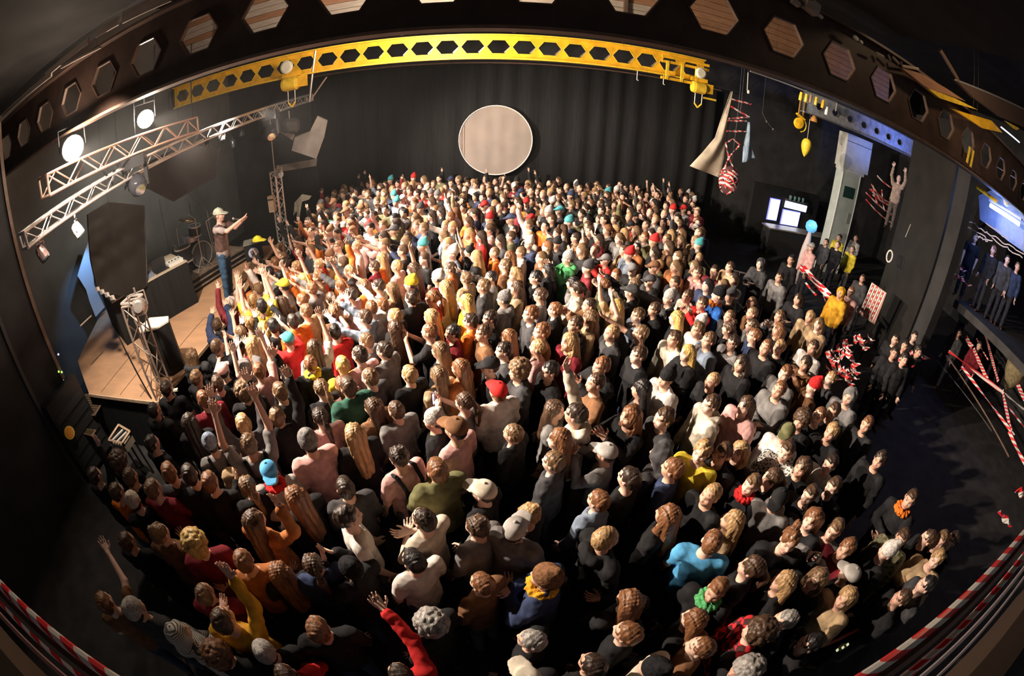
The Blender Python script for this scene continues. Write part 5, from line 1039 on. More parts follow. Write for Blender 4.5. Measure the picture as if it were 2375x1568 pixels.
ROWS = '''
E 690 150 short rd jacket og x s=1.04|E 1010 300 cap cr jumper bk d side=1|E 430 60 bun db tee pk d bag=1|E 60 270 short db jumper dg d|E 80 470 short db tee wh d f=30 s=1.05|E 600 490 crop db tee cr x s=1.03|E 745 500 hood cr hoodie tn d
E 530 770 short bk tee wh d|E 970 540 bun br jumper gy d|E 1230 560 cap lg jacket gy d f=60|E 1320 455 bun bl tee bk d|E 1490 95 short lb jacket dg d|E 1800 360 short rd jacket bg d|E 2010 205 short db tee bk d|E 2310 140 short rd jumper nv d
E 1955 380 cap tn jacket bk d|E 1850 620 crop bl hoodie bk d s=1.05 f=20|E 1950 715 hood gy hoodie gy c pat=knitw f=200|E 1440 890 beanie bn jacket nv x scarf=mu f=150 s=1.04|E 2010 1050 long rd jumper bk x|E 2220 50 hood dg hoodie dg d|E 1850 35 cap lg jumper gy c|E 1990 30 short br jacket bk d
E 100 830 beanie bk jacket bk c f=150|E 640 1200 curly gy jacket bk d|E 640 1370 short bk jumper bk d|E 1340 1320 short gy jumper bk d|E 780 1340 short br jumper bk d|E 440 1560 short db jumper rd p|E 2180 1520 beanie bk hoodie cr d|E 1310 1590 cap cr jumper bk d|E 2000 1270 short rd jumper bk d|E 1760 1490 short db jumper bk d
D 820 90 curly br jacket bk d|D 650 190 short db jumper bk r|D 800 300 short br jumper or_ x|D 1160 165 short rd jumper dg d|D 1300 180 short db jumper bk d|D 1050 280 short lb jumper dr x|D 1440 230 short rd tee bk d|D 1550 240 curly db jumper bk d
D 1850 170 cap lb jacket lg x scarf=rd h=bk f=300 bag=1|D 1700 260 tail lb jumper bk c|D 870 640 short br jumper bk d|D 900 520 beanie dg jumper bk d|D 860 755 curly bk jumper gy d|D 1340 650 curly yb jumper dr d s=1.04|D 1480 675 short br jacket bk c|D 1670 770 crop rd tee ru d
D 1750 500 long br jumper ru w f=80|D 1920 850 long rd jumper bk x|D 2150 800 tail br jacket nv d|D 720 1060 short rd tee bn p|D 830 1110 short db tee bn p|D 930 1110 beanie lg jacket dg d|D 990 1130 beanie gy jumper dg d|D 1230 1270 hood cr hoodie cr p pat=stripe f=60
D 1530 1180 crop br jumper mu r f=100 s=1.08|D 1500 1410 curly rd jumper bk d|D 1690 1400 short br jumper dg c|D 1820 1400 beanie lg jumper bk d|D 1930 1470 hood bg jacket bg d|D 2180 1240 short rd jumper bk d|D 2330 1200 curly gy jacket bk d|D 1430 1540 short rd jumper bk d|D 1960 1560 short br jumper rd x|D 2130 1540 crop lb jumper pk d
F 160 20 tail bl tee ye d f=225 s=1.04|F 300 35 short br jacket bk d f=200|F 420 20 long2 bl jumper bk d f=205|F 740 20 short br hoodie wh x pat=speck f=210|F 850 130 long br jumper bk d f=200|F 500 250 short lb jacket bk d scarf=rd f=200|F 220 320 crop bl jumper bk d f=200|F 640 205 tail br jacket bk d
F 680 360 cap bk hoodie gy d h=bk f=215|F 900 320 short br jacket bk d f=205|F 1060 265 short br jumper bk d f=200|F 1040 380 tail db jacket bn c f=205|F 1040 110 short db jumper wh d f=200|F 1140 190 beanie lg jacket gy d|F 920 490 long rd jacket bk d f=200|F 370 500 long2 bl jacket tn d f=150|F 230 640 crop rd tee lb d f=60 s=1.05|F 310 690 short lb jumper bn x
F 760 630 bun rd jacket bk d f=240 s=1.03|F 980 600 short db jumper bk d|F 1070 560 short lb jumper gy c f=210|F 1040 680 beanie lg jumper cr d|F 500 820 tail br jacket bk d|F 260 975 short rd jacket bk d scarf=gn f=220|F 430 1000 short db jumper bk c f=250|F 720 920 long bl jacket bk d f=150|F 950 900 long2 lb jacket bk d f=200|F 800 1070 short rd jacket bk d f=210
F 1170 870 cap lg jumper bk d|F 1240 800 short db jacket bk d f=200|F 1220 890 tail bl jumper bk d f=220|F 1150 1030 long bl jumper tn d f=190|F 1150 690 tail rd jumper dr d f=200|F 1530 620 short br jacket dg d pat=camo f=205|F 1430 710 beanie wh jumper bk d|F 1590 350 short br jumper bk x scarf=or_ f=200|F 1710 620 short br jumper bk d|F 1800 630 short lb jumper bk d f=200|F 1770 760 tail bl jacket tn x f=200|F 1880 625 short db jumper bk d
F 100 1180 long rd jumper bk d|F 540 1260 curly br jumper rd x pat=plaid f=150|F 150 1370 crop rd jumper bn d|F 730 1180 short gy jacket bk d|F 900 1340 short bk jacket bk d|F 450 1530 curly gy jumper bk d|F 620 1530 short bn jumper bk d|F 1530 1030 short br jumper bk d|F 1700 940 short bk jacket dg d|F 1380 80 tail db jumper bk d f=200
B 120 1490 long bl jumper bk d|B 210 1500 long br jumper or_ d|B 250 1310 long br jacket bn d|B 80 1170 short br jacket dn d s=1.05|B 230 1105 crop lb jumper dg d|B 410 1330 crop br jumper gy d|B 505 1185 beanie gy jumper bk r pat=speck s=1.06 f=110|B 500 1085 short bl jumper bk d|B 330 920 short db jacket gy d|B 160 950 crop db tee pk d s=1.04
B 670 1400 beanie lg jumper bk d|B 880 1275 tail br tee gy c phone=1|B 1110 1205 cap rd jacket wh d h=rd f=120|B 1215 1490 crop lb jacket bk d|B 820 1460 cap bn tee pk d h=bk s=1.05|B 1250 1060 curly lb jacket dg d f=200|B 1300 975 beanie bk jacket bk d|B 1465 1060 short bk jacket bk d f=195|B 1055 1030 cap bk jumper bk d f=190|B 1070 1110 hood dg hoodie mu d pat=orange
B 1150 920 short db jumper dg d f=190|B 1180 830 long rd jumper bk d|B 850 1040 long rd jumper ru d|B 710 920 long lb jumper bk d|B 700 1090 long lb jacket tn d|B 800 800 short bk jacket dr d f=190|B 920 720 short db jacket or_ d|B 1010 800 short br jumper bn d f=200|B 1055 700 short db jumper bk d f=195|B 650 690 long bl jumper bk d
B 640 790 crop rd tee bk c|B 400 690 short bl jumper bk d|B 400 770 long br jumper bk d|B 515 560 short db jacket bk d s=1.04|B 510 465 beanie ye jumper bk d|B 380 500 long lb jumper tn d|B 310 610 short rd tee pk d|B 590 500 long lb jumper bn d|B 750 490 long bl jumper wh d|B 660 560 tail rd jumper rd d|B 890 590 long yb jacket mu d|B 1150 570 beanie gy hoodie gy d
B 1010 480 short lb jacket dg d|B 1190 280 long rd jumper tn d|B 1230 400 long bl jumper cr d|B 1240 490 long2 br jacket tn d|B 1335 670 short rd jacket dg d f=190|B 1500 640 short rd jacket bk d|B 1655 500 tail db jacket cr x s=1.02|B 1370 420 short bk jacket bk d|B 1590 290 beanie lg hoodie gn c|B 1740 700 long2 lb jumper tn d|B 1640 740 short br jacket bk d f=195
B 1600 860 long2 bl jumper dr d f=205|B 1410 790 short rd jacket bn d f=190|B 1385 900 crop bl tee pk d|B 1890 800 crop bl jacket dg d f=190|B 1820 1030 short rd jacket bk c f=200|B 1780 1140 crop br tee bn x f=190|B 2070 680 short lb jacket bg d f=190|B 2075 950 short br jumper bk d f=190|B 2010 800 long2 br jumper dg x f=200|B 2285 560 beanie lg jacket dg p f=190|B 2335 700 long yb jumper bk d
B 2320 840 short br jacket cr d f=200|B 2230 800 crop lb tee bk w f=200|B 2270 1110 beanie bk jacket wh d f=200|B 1500 1330 long br jacket gy d f=340|B 1645 1360 short db hoodie cr r f=150 s=1.05|B 2020 1370 long2 rd jumper bk c f=200|B 2250 1385 short br jumper dg d s=1.04 f=190|B 1530 1530 long rd jumper bk d|B 1920 620 long2 yb tee tn R f=200
G 270 790 crop bl tee ye R s=1.05 f=120|G 390 880 short bk tee ye R s=1.05 f=140|G 230 1110 short bl tee bk P|G 100 1250 crop lb tee tn c f=170 cam=1|G 420 1180 tail yb jumper tn d|G 820 1090 short db jacket or_ d|G 760 1340 cap tl tee rd P h=rd|G 1000 950 short lb jumper tn d|G 950 800 short rd jacket dg d|G 1350 780 tail br jacket bk d
G 1390 960 long rd jacket br_ d|G 1400 1230 short bk tee rd p|G 1620 720 short db tee pk d|G 1600 400 crop bl jacket dg P|G 1800 600 long rd jacket or_ d|G 1940 340 short br jacket dr d|G 2040 230 long bl jumper or_ d|G 2250 330 crop bl tee pk d|G 1180 310 crop bl tee rd r|G 1600 230 short lb tee tn d|G 700 300 short db tee or_ P|G 500 420 short bk tee wh P|G 630 480 short bk jumper bk p|G 700 600 cap ye tee wh P h=bk
G 870 340 short bl tee or_ P|G 960 520 tail yb tee or_ R|G 1060 480 short yb tee wh p|G 1170 480 short rd tee tn P|G 1900 900 crop rd jumper wh P|G 2060 880 long bl tee cr r|G 1810 1030 short br jumper bg P|G 1830 1360 short lb jumper gy d|G 2200 1030 short yb jacket bn r|G 2000 600 short db tee wh p|G 1480 600 tail rd tee pk r|G 1320 720 short lb jumper dg r|G 550 1150 short bk jumper bk P|G 1080 640 short rd jumper gy p|G 1700 60 crop bl tee wh d|G 1450 200 short lb tee rd P|G 1450 60 short rd tee wh r
H 330 320 short lb jumper bk d|H 620 400 short br jumper bk x|H 990 190 hood gy hoodie gy p|H 700 230 cap pk tee bk P h=bk|H 1180 230 short rd tee pk R|H 1890 130 crop rd jacket bk d scarf=ye h=rd|H 2040 470 tail lb jumper bk d|H 980 510 curly lb jumper bk d|H 1470 510 short lb jumper bk r|H 1440 850 short lb jacket bk r|H 2030 860 tail db tee pk d|H 970 960 short bl jumper dg R f=135 s=1.05|H 1040 1230 crop lb tee gy R f=130 s=1.07 bag=1|H 420 620 short rd jumper dr d
H 520 790 short br tee dr d|H 240 930 long db jumper bk d|H 1860 1200 beanie gy jumper pk d s=1.05|H 520 1230 beanie bg jumper gy d bag=1|H 500 1110 short db jumper dg d|H 590 1400 tail br tee dg c|H 840 1400 short bk jacket tn d|H 1260 1330 short db jacket bn d|H 2330 1290 short bk tee wh d|H 2330 150 short yb jacket ye d|H 1560 280 short bk jacket bk d|H 2330 420 long rd jumper pk d
C 120 30 short rd jumper pk d f=190|C 110 170 long2 bl jumper tn d f=195|C 350 350 short br jacket tn d f=195|C 560 330 hood dg hoodie dg x f=200|C 690 420 short db jacket gy d f=200|C 770 300 short bk jumper bk d f=200|C 130 390 short br jacket pk d f=190|C 190 430 long lb jumper tn d f=190|C 60 550 short br jumper cr d f=190|C 160 600 short br jacket rd c f=190|C 270 540 beanie bk jacket bl d scarf=or_ f=165 s=1.05
C 345 690 crop lb jumper dg d f=200|C 690 690 short lb jumper gy c f=200|C 820 570 long db jacket bk x f=200|C 900 690 long bl jumper tn d f=200|C 960 740 long2 lb jumper tn d f=200|C 600 900 crop rd jacket bk d f=200 s=1.04|C 690 900 short bl jumper bk d f=200|C 370 870 short db jacket gy d f=195|C 130 780 short lb hoodie wh d f=190|C 205 850 short lb jumper bg d f=190|C 60 940 long yb jumper bk x f=190|C 430 1010 long2 db jumper bk d f=200
C 730 1080 short rd jumper gy d f=200|C 230 1130 crop bl jumper bk d f=195|C 690 1190 crop rd jacket gy x f=200|C 460 1300 long br jacket pk d f=200|C 560 1380 short br jacket bk d f=200|C 840 1400 curly br jumper bk d f=205|C 960 1370 crop rd jumper bk d f=200|C 1060 1340 short br jumper bk d f=200|C 740 1490 cap og hoodie wh d f=210|C 1290 1430 short rd jumper dg d f=200|C 1050 1480 tail bl jumper bk d f=200|C 1130 1500 crop rd jacket bg d f=200
C 220 1290 short br hoodie cr d f=185|C 870 1010 tail db jumper bn c f=200|C 1110 530 hood mu hoodie mu d f=200|C 1260 430 short br jacket dg d f=200|C 1180 520 short rd jumper pk d f=200|C 1170 1240 hood gy jacket gy d f=200|C 920 900 short br jumper wh d f=200|C 910 215 cap lg jumper pk d f=180|C 1010 180 short br jumper dg d f=190|C 1100 150 short db jacket ye d f=190|C 1180 130 short br jumper lg d f=190|C 1090 200 crop br jumper bk d f=190|C 1190 230 short lb jumper ye d f=190
K 1400 540 short rd jumper nv d|K 1700 560 short db tee dg d|K 1220 760 short lb jumper dr x|K 410 560 short bk jumper bk d|K 690 760 short rd jumper or_ r f=110|K 950 960 beanie cr jumper bk c|K 900 620 short br jumper bk d|K 1990 660 crop rd jumper bk d
'''
S_CEN = (-5.3, 6.9)
people = []
rnd = random.Random(11)
for row in ROWS.replace('\n', '|').split('|'):
    q = row.split()
    if len(q) < 7: continue
    ti, zx, zy, ht, hcol, top, tcol = q[:7]; opt = dict(k.split('=') for k in q[7:] if '=' in k); pose = [k for k in q[7:] if '=' not in k]
    ox, oy, m = TILE[ti]; px, py = ox+float(zx)/m, oy+float(zy)/m; sc = float(opt.get('s', round(rnd.uniform(.95, 1.02), 3)))
    p = at(px, py, z=1.655*sc)
    if abs(p.x-12.2) < 1.0 and abs(p.y-12.1) < .7: p.y = 11.35
    people.append(dict(px=px, py=py, x=p.x, y=p.y, hair=ht, hc=hcol, top=top, tc={'br_': 'bn'}.get(tcol, tcol), pose=PO[pose[0]] if pose else 'down', s=sc, opt=opt, real=True))
# drop doubles read from overlapping zooms
kept = []
for p in people:
    if all((p['x']-k['x'])**2+(p['y']-k['y'])**2 > .235**2 for k in kept): kept.append(p)
people = kept
NREAD = len(people)

def proj(x, y, z):
    v = AX.T @ np.array([x, y, z-CAMH]); v = v/np.linalg.norm(v); th = math.acos(max(-1, min(1, v[2]))); r = 2*F*math.sin(th/2); n = math.hypot(v[0], v[1]) or 1
    return CX+v[0]/n*r, CY-v[1]/n*r
def in_crowd(x, y):
    if y > 14.15 or x > 7.4: return False
    xl = -4.45 if 4.2 < y < 7 else (-4.55-(y-7)*.18 if y >= 7 else -4.6)
    if y >= 10: xl = -5.0
    if x < xl: return False
    if y < .75: return False
    if y < 4.2 and x < -4.3+max(0, (2.2-y))*.9: return False
    px, py = proj(x, y, 1.62)
    if py < 580 and px < 655+(580-py)*.85: return False
    if y > 9.2: return x < 5.0+(y-9.2)*.35
    if y > 5.2: return x < 4.5
    return px < 1985 and x < 5.1-abs(y-3.5)*.25
cells = {}
def near(x, y, d):
    cx_, cy_ = int(x/.5), int(y/.5)
    for i in range(cx_-1, cx_+2):
        for j in range(cy_-1, cy_+2):
            for (a, b) in cells.get((i, j), ()):
                if (a-x)**2+(b-y)**2 < d*d: return True
    return False
def put(x, y): cells.setdefault((int(x/.5), int(y/.5)), []).append((x, y))
for p in people: put(p['x'], p['y'])
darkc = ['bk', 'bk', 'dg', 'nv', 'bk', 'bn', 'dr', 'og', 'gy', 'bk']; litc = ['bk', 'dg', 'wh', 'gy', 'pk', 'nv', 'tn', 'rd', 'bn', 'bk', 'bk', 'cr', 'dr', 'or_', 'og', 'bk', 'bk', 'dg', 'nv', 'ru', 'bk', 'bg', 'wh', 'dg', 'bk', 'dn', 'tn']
for it in range(30000):
    x, y = rnd.uniform(-5.2, 7.4), rnd.uniform(.6, 14.15)
    if not in_crowd(x, y): continue
    dmin = .44 if y < 4.5 else (.40 if y < 8 else .36)
    if near(x, y, dmin): continue
    put(x, y); px, py = proj(x, y, 1.62)
    ds = math.hypot(x+4.8, y-7.2); u = rnd.random()
    pr = max(.08, .72-.17*ds)
    pose = rnd.choice(['reach', 'reach_both', 'raise_r', 'raise_both', 'wave', 'reach', 'raise_r']) if u < pr else rnd.choice(['down', 'down', 'fold', 'phone', 'down'])
    if y < 3: pose = rnd.choice(['down', 'down', 'fold'])
    ht = rnd.choice(['short', 'short', 'crop', 'long', 'long', 'long2', 'tail', 'short', 'bun', 'short', 'cap', 'beanie', 'short', 'crop'])
    hcol = rnd.choice(['br', 'br', 'db', 'bl', 'lb', 'lb', 'rd', 'db', 'br', 'bk', 'lb'] if y > 3.5 else ['br', 'db', 'db', 'bk', 'lb', 'rd'])
    if ht in ('cap', 'beanie'): hcol = rnd.choice(['bk', 'dg', 'gy', 'wh', 'rd', 'tl', 'nv', 'bn'])
    far = (x > 1.2 and rnd.random() < .75) or (y > 11.5 and x > 0)
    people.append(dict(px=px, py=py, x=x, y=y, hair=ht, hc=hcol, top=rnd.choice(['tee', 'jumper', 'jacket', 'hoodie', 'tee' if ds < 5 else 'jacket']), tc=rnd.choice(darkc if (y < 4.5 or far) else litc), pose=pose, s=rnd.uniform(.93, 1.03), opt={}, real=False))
for p in people: p['dist'] = math.hypot(p['x'], p['y'], CAMH-1.6)
read = [p for p in people if p['real']]; fill = sorted([p for p in people if not p['real']], key=lambda p: p['dist'])
solo = read+fill[:max(0, 298-len(read))]; mass = fill[max(0, 298-len(read)):]
print('PEOPLE read', len(read), 'solo', len(solo), 'mass', len(mass))

# ---------------------------------------------------------------- labels that single each person out
LM = [('the near truss tower', 420, 1020), ('the cream topped cabinet', 405, 800), ('the performer', 525, 640), ('the far truss tower', 650, 500), ('the pair in yellow shirts', 597, 705), ('the round banner', 1150, 405), ('the taped ball', 1690, 440), ('the barrier line', 1700, 690), ('the red cap', 1155, 905), ('the mustard scarf', 1266, 1360), ('the golden curls', 452, 1258),
      ('the man in the white T-shirt', 807, 1195), ('the blue jacket', 1665, 690), ('the red plaid shirt', 1757, 1464), ('the sky blue shirt', 1650, 1255), ('the yellow T-shirt', 1629, 1045), ('the tape pile', 1948, 835), ('the patterned raised arm', 950, 900), ('the huge mane of ginger hair', 1178, 780), ('the cream cap', 1121, 1139), ('the knitted grey hood', 1439, 1280), ('the floor crate', 278, 1005), ('the striped hood', 415, 1467), ('the cream jacket', 1340, 670), ('the white fur jacket', 1155, 960), ('the green hoodie', 1317, 598), ('the orange brimmed cap', 1805, 1160), ('the taped board', 2025, 700), ('the glowing phone', 1043, 938), ('the white globe lamp', 1882, 560)]
HN = dict(short='short {} hair', crop='cropped {} hair', long='long {} hair', long2='loose long {} hair', tail='{} ponytail', bun='{} bun', curly='{} curls', cap='{} cap', beanie='{} beanie', hood='{} hood up')
TN = dict(tee='T-shirt', jumper='jumper', jacket='jacket', hoodie='hoodie')
PN = dict(down='', fold=', arms folded', raise_r=', one arm raised', raise_both=', both arms up', reach=', one arm reaching', reach_both=', both arms reaching', phone=', hands before face', wave=', waving')
PATN = dict(speck='black and white print', knitw='knitted pattern', stripe='striped', plaid='red plaid', camo='camouflage', orange='orange striped')
used = set()
def side(dx, dy):
    if abs(dx) > 2*abs(dy): return 'right of' if dx > 0 else 'left of'
    if abs(dy) > 2*abs(dx): return 'below' if dy > 0 else 'above'
    return ('lower' if dy > 0 else 'upper')+(' right of' if dx > 0 else ' left of')
def label_for(p):
    hd = HN[p['hair']].format((CC if p['hair'] in ('cap', 'beanie', 'hood') else HC)[p['hc']][1]) if p['hair'] in ('cap', 'beanie', 'hood') or p['hc'] in HC else p['hc']
    tp = (PATN[p['opt']['pat']] if 'pat' in p['opt'] else CC[p['tc']][1])+' '+TN[p['top']]
    base = 'person with %s, %s%s' % (hd, tp, PN[p['pose']])
    if 'scarf' in p['opt']: base = base.replace('person with', 'person with %s scarf,' % CC[p['opt']['scarf']][1])
    near_ = sorted(LM, key=lambda l: (l[1]-p['px'])**2+(l[2]-p['py'])**2)
    near_ = [l for l in near_ if math.hypot(l[1]-p['px'], l[2]-p['py']) > 26][:8]
    for adv in ('just ', '', 'well '):
        for l in near_[:3]:
            d = math.hypot(l[1]-p['px'], l[2]-p['py'])
            if (adv == 'just ' and d > 90) or (adv == 'well ' and d < 140): continue
            s_ = '%s, %s%s %s' % (base, adv, side(p['px']-l[1], p['py']-l[2]), l[0])
            if s_ not in used and len(s_.split()) <= 16: used.add(s_); return s_
    for l in near_:
        s_ = '%s, %s %s' % (base, side(p['px']-l[1], p['py']-l[2]), l[0])
        if s_ not in used and len(s_.split()) <= 16: used.add(s_); return s_
    s_ = '%s, near %s' % (base, near_[0][0]); used.add(s_); return ' '.join(s_.split()[:16])

def colr(code, hair): return (CC if hair in ('cap', 'beanie', 'hood') or code not in HC else HC)[code][0]
sk = [(.74, .47, .36), (.68, .41, .30), (.78, .52, .41), (.62, .37, .27)]
for i, p in enumerate(solo):
    o_ = p['opt']; face = math.atan2(S_CEN[1]-p['y'], S_CEN[0]-p['x'])+rnd.gauss(0, .22)
    if 'f' in o_: face = math.radians(float(o_['f']))
    hcv = colr(p['hc'], p['hair']); under = HC.get(o_.get('h', ''), HC['db'])[0]
    s = p['s']; dx, dy = 0, 0
    o = person(p['x'], p['y'], 0, face, p['pose'], p['hair'], hcv, p['top'], CC[p['tc']][0], rnd.choice(sk), rnd.choice([(.03, .03, .04), (.05, .07, .13), (.02, .02, .02), (.10, .10, .11)]), s, label_for(p), 'concert crowd', 0., o_.get('pat'), under, CC[o_['scarf']][0] if 'scarf' in o_ else None)
    if o_.get('pat') == 'knitw':
        for c in o.children:
            if c.name.startswith('hood'): c.data = c.data.copy(); c.data.materials[0] = PATT['knitw']
    if o_.get('pat') == 'stripe':
        for c in o.children:
            if c.name.startswith('hood'): c.data = c.data.copy(); c.data.materials[0] = PATT['stripe']

    if 'bag' in o_:
        bk_ = 'bag'
        if bk_ not in _cache:
            b = MB()
            for q in (1, -1): b.path([(-.16, q*.09, 1.10), (-.155, q*.10, 1.38), (-.06, q*.11, 1.50), (.06, q*.11, 1.45), (.13, q*.12, 1.30), (.08, q*.17, 1.12)], .022, 6)
            b.path([(-.175, .10, 1.36), (-.185, 0, 1.24), (-.175, -.10, 1.36)], .02, 6); b.slab([(-.15, -.14, 1.0), (-.15, .14, 1.0), (-.17, .13, 1.22), (-.17, -.13, 1.22)], (-.10, 0, 0)); q_ = b.build('backpack', CLOTH); _cache[bk_] = q_.data; bpy.data.objects.remove(q_)
        child('backpack', _cache[bk_], o, (.015, .015, .017))
# ---------------------------------------------------------------- the far crowd: too many to count, one object of lighter figures
def far_parts(pose, hair, top):
    key = 'far', pose, hair, top
    if key in _cache: return _cache[key]
    P = POSES[pose]
    kb = 'farb', pose
    if kb not in _cache:
        allp = np.array([P['L'][0], P['L'][1], P['R'][0], P['R'][1]]); s = SDF(np.minimum(allp.min(0)-.22, V(-.16, -.2, 1.3)), np.maximum(allp.max(0)+.22, V(.18, .2, 1.80)), .019)
        head_sdf(s)
        for q, sd in (('L', 1), ('R', -1)):
            e, w = P[q]; s.cone(e, w, .040, .027, .015); hand(s, w, w-e, V(1, 0, 0), big=1.05)
        v, f = s.mesh(); t = np.ones((len(v), 3)); t[(v[:, 2] > 1.645) & (v[:, 2] < 1.66) & (v[:, 0] > .07) & (abs(v[:, 1]) < .05)] = (.35, .3, .3); _cache[kb] = (v, f, t)
    kt = 'fart', pose, top
    if kt not in _cache: _cache[kt] = make_top(pose, top, .036)
    kh = 'farh', hair
    if kh not in _cache: _cache[kh] = make_hair(hair, .022)
    if 'fartr' not in _cache: _cache['fartr'] = make_trousers(.045)
    _cache[key] = (_cache[kb], _cache[kt], _cache[kh], _cache['fartr']); return _cache[key]
VV, FF, TT = [], [], []; n0 = 0
for p in mass:
    top = p['top'] if p['top'] in ('tee', 'jacket') else 'jacket'
    (bv, bf, bt), (tv, tf), (hv, hf), (rv, rf) = far_parts(p['pose'], p['hair'], top)
    face = math.atan2(S_CEN[1]-p['y'], S_CEN[0]-p['x'])+rnd.gauss(0, .3)
    if p['x'] > 2 and rnd.random() < .5: face = math.radians(rnd.uniform(185, 225))
    c, s_ = math.cos(face)*p['s'], math.sin(face)*p['s']; Rm = np.array([[c, s_, 0], [-s_, c, 0], [0, 0, p['s']]])
    skc = np.array(rnd.choice(sk))
    for v, f, col in ((bv, bf, bt*skc), (tv, tf, np.tile(CC[p['tc']][0], (len(tv), 1))), (hv, hf, np.tile(colr(p['hc'], p['hair']), (len(hv), 1))), (rv, rf, np.tile((.03, .03, .04), (len(rv), 1)))):
        VV.append(v @ Rm+np.array([p['x'], p['y'], 0])); FF.append(f+n0); TT.append(col); n0 += len(v)
CM = mat('crowd_surface', (1, 1, 1), .7, tint='only', noise=.25, scale=9)
cm = np_mesh('distant_crowd', np.concatenate(VV), np.concatenate(FF), CM, np.concatenate(TT))
co = bpy.data.objects.new('distant_crowd', cm); COL.objects.link(co)
tag(co, 'dense far part of the crowd reaching back to the black curtain', 'crowd', 'concert crowd', 'stuff')

# ---------------------------------------------------------------- the performer
fp = at(535, 690, z=SZ)
pf = person(fp.x-.02, fp.y, SZ, .12, 'sing', 'cap', (.42, .44, .36), 'tee', (.42, .35, .34), (.72, .45, .36), (.05, .11, .20), 1.06, 'person performing on the stage in pale cap, grey T-shirt, open vest and jeans', None, .10, None, (.10, .06, .03))
pf['label'] = 'performer on stage in pale cap, grey T-shirt, brown vest and jeans, pointing'
v, f = make_top('sing', 'jacket', .016)
keep = ~((v[:, 0] > .02) & (abs(v[:, 1]) < .055)); keep &= ~((abs(v[:, 1]) > .21) | (v[:, 0] > .19) | (v[:, 2] < 1.0) | (v[:, 2] > 1.5))
fk = keep[f].all(1); o = child('vest', np_mesh('vest', v, f[fk], CLOTH), pf, (.12, .07, .06))
for q in (1, -1): MB().lathe([(.035, -.07), (.05, -.03), (.048, .1), (.03, .16)], (.03, q*.115, .045), (1, q*.12, 0), 12).build('shoe', mat('pinkish_white_shoes', (.75, .62, .60), .5), pf, True)
mp_ = pf.matrix_world
mic = thing('microphone', 'microphone held by the performer', 'microphone', (0, 0, 0)); rm_ = Matrix.Translation(pf.location) @ pf.rotation_euler.to_matrix().to_4x4() @ Matrix.Scale(1.06, 4)
mic.location = rm_ @ Vector((.30, .02, 1.55)); b = MB(); b.bar((0, 0, 0), (.14, .05, -.05), .014, 8); b.build('handle', BLACKM, mic); b = MB(); b.lathe([(.008, -.03), (.028, -.015), (.03, .01), (.01, .03)], (-.01, 0, .005), (.9, .3, -.3), 12); b.build('grille', STEEL, mic, True)

# ---------------------------------------------------------------- things held up in the crowd
def held(o, loc): m = Matrix.Translation(o.location) @ o.rotation_euler.to_matrix().to_4x4() @ Matrix.Scale(o.scale[0], 4); return m @ Vector(loc)
pho = mat('phone_glow', (.6, .6, .8), .3, emit=(.75, .72, 1.0), estr=1.6)
allp_ = [o for o in COL.objects if o.name.startswith('person') and o.type == 'MESH']
def nearest(px, py, pose=None):
    best = min(zip(solo, allp_), key=lambda t: (t[0]['px']-px)**2+(t[0]['py']-py)**2+(0 if pose is None or t[0]['pose'] == pose else 1e6)); return best[1]
for px, py, lab, glow in ((1077, 931, 'glowing phone held up by the person in a grey T-shirt', True), (1720, 1376, 'blue lit phone held low at the bottom right', False), (1405, 1050, 'dark phone held before the light grey cap', False), (1808, 734, 'dark phone held up behind the barrier', False)):
    o = nearest(px, py, 'phone'); t = thing('mobile_phone', lab, 'phone', held(o, (.40, 0, 1.56)), o.rotation_euler.z)
    b = MB(); b.box((0, 0, 0), (.012, .085, .16)); b.build('body', BLACKM, t); b = MB(); b.box((-.008, 0, 0), (.004, .075, .14)); b.build('screen', pho if glow else mat('phone_dim', (.2, .5, .7), .3, emit=(.2, .5, .8), estr=.3), t)
o = nearest(557, 771, 'phone'); t = thing('photo_camera', 'black photo camera held over the stage edge by a spectator', 'camera', held(o, (.42, 0, 1.58)), o.rotation_euler.z)
b = MB(); b.box((0, 0, 0), (.06, .13, .09)).box((0, 0, .05), (.05, .05, .03)); b.build('body', BLACKM, t); b = MB(); b.lathe([(.035, 0), (.038, .09), (.03, .1)], (.03, 0, 0), (1, 0, 0), 14); b.build('lens', BLACKM, t)
o = nearest(1439, 1280, 'phone'); t = thing('paper_sheet', 'crumpled white sheet of paper held by the knitted hood', 'paper', held(o, (.42, 0, 1.45)), 1.0); b = MB()
vs = [(-.1+.05*i, -.14+.056*j, .012*((i*j+i) % 3)) for j in range(6) for i in range(5)]; b.add(vs, [(j*5+i, j*5+i+1, j*5+i+6, j*5+i+5) for j in range(5) for i in range(4)]); q = b.build('sheet', WHITEP, t); q.modifiers.new('thickness', 'SOLIDIFY').thickness = .002; q.rotation_euler = (.4, .3, 0)
yc = at(598, 556, z=2.06); t = thing('baseball_hat', 'bright yellow cap waved above the crowd beside the stage monitor', 'cap', yc); o = child('crown', hair_mesh('cap'), t, (.85, .78, .05)); o.location = (0, 0, -1.69)
# helper of the yellow cap: an arm reaching up to it belongs to a person in the front row
o = person(yc.x+.45, yc.y-.25, 0, math.atan2(.25, -.45)+.2, 'raise_r', 'short', HC['rd'][0], 'tee', CC['or_'][0], (.7, .44, .3), (.04, .04, .05), 1.0, 'person in orange T-shirt holding up the bright yellow cap', 'concert crowd')

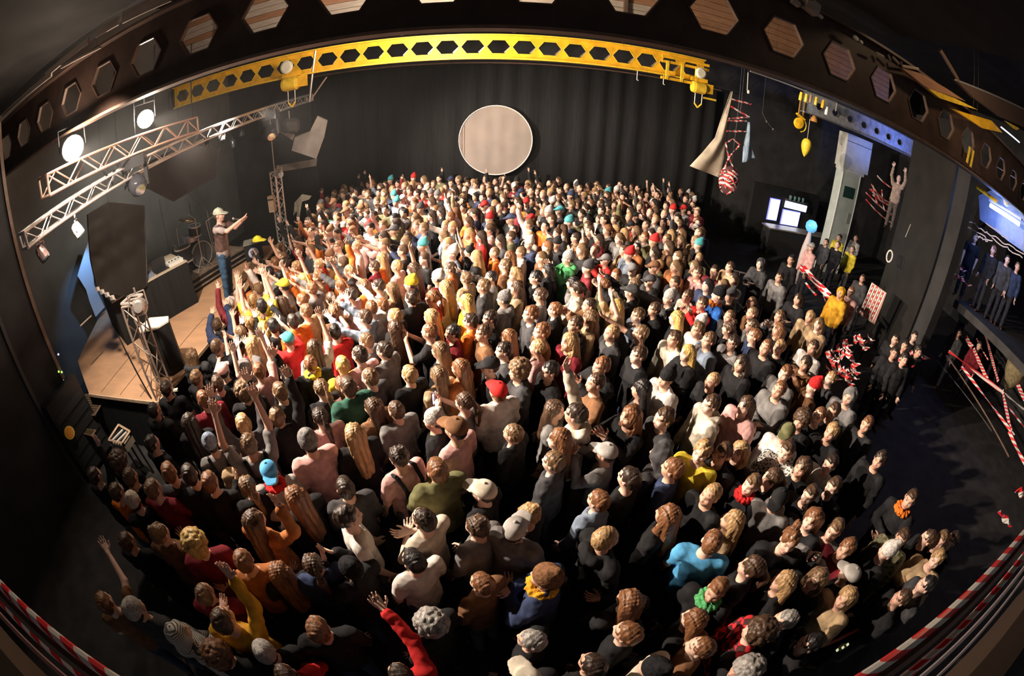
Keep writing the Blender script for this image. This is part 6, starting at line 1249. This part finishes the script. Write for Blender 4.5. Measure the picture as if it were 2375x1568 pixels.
# ---------------------------------------------------------------- visitors in the dark area at the right
GZ = 0
GAL = [(2262, 552, 'short', 'br', 'tee', 'bk', 'd'), (2305, 578, 'tail', 'rd', 'jumper', 'bk', 'd'), (2338, 598, 'short', 'db', 'jacket', 'dg', 'd'), (2362, 612, 'short', 'lb', 'jumper', 'nv', 'd'), (2250, 700, 'hood', 'og', 'hoodie', 'og', 'd'), (2292, 722, 'short', 'db', 'jacket', 'bl', 'x'), (2335, 745, 'long', 'lb', 'jumper', 'tn', 'd'), (2362, 775, 'short', 'br', 'jacket', 'bk', 'd'), (2225, 770, 'short', 'db', 'jacket', 'dg', 'd'), (2272, 800, 'short', 'br', 'jumper', 'dr', 'd')]
zz = at(2305, 578, X=11.4).z-1.64
b = MB(); b.box((13.4, 3.6, zz-.1), (5.2, 3.6, .2)); struct(b.build('floor_bar_gallery', FLOOR)); b = MB(); b.box((15.5, 3.6, zz/2-.1), (.3, 3.0, zz-.2)); struct(b.build('wall_gallery_support', WALLB))
for i, (x, y, ht, hc_, tp, tc_, ps) in enumerate(GAL):
    p = at(x, y, z=GZ+1.64) if i > 3 else at(x, y, X=11.25+.2*i)
    person(p.x, p.y, GZ if i > 3 else zz, math.radians(190+rnd.uniform(-25, 25)), PO[ps], ht, colr(hc_, ht), tp, CC[tc_][0], rnd.choice(sk), (.03, .03, .04), .98,
           'visitor in %s %s with %s, %s' % (CC[tc_][1], TN[tp], HN[ht].format((CC if ht == 'hood' else HC)[hc_][1]), ['leftmost under the blue tube', 'second under the blue tube', 'third under the blue tube', 'fourth under the blue tube', 'left of the folded arms', 'arms folded behind the side rail', 'above the woven lantern', 'beside the woven lantern at the picture edge', 'beside the dark pillar', 'behind the slanting tapes'][i]), 'visitors in the side area at the right')
for i, (x, y) in enumerate(((2078, 785), (2100, 800), (2122, 778), (2075, 815), (2098, 830), (2130, 812))):
    p = at(x, y, z=1.62); person(p.x, p.y, 0, math.radians(185+15*i), 'down', 'short', HC['db'][0], 'jacket', CC['bk'][0], sk[i % 4], (.02, .02, .02), .97, ['barely lit person in black furthest left in the dark patch right of the tape pile', 'barely lit person in black second in the dark patch below the pillar', 'barely lit person in black against the pillar foot, upper right one', 'barely lit person in black lower left in the dark patch below the pillar', 'barely lit person in black lowest in the dark patch below the pillar', 'barely lit person in black rightmost in the dark patch below the pillar'][i], 'people in the dark right of the hall')
# dressed dummy with raised arms above the tape net
dp = at(2085, 415, Y=9.3); dm = person(dp.x, dp.y, dp.z-1.64, math.radians(215), 'raise_both', 'bald', (0, 0, 0), 'jumper', (.34, .26, .22), (.62, .45, .42), (.10, .08, .07), 1.0, 'dummy with raised arms hung above the tape net beside the pillar', None)
dm.name = 'dummy'; dm['category'] = 'mannequin'

hang(dm, dp.x, dp.y, dp.z+.1)
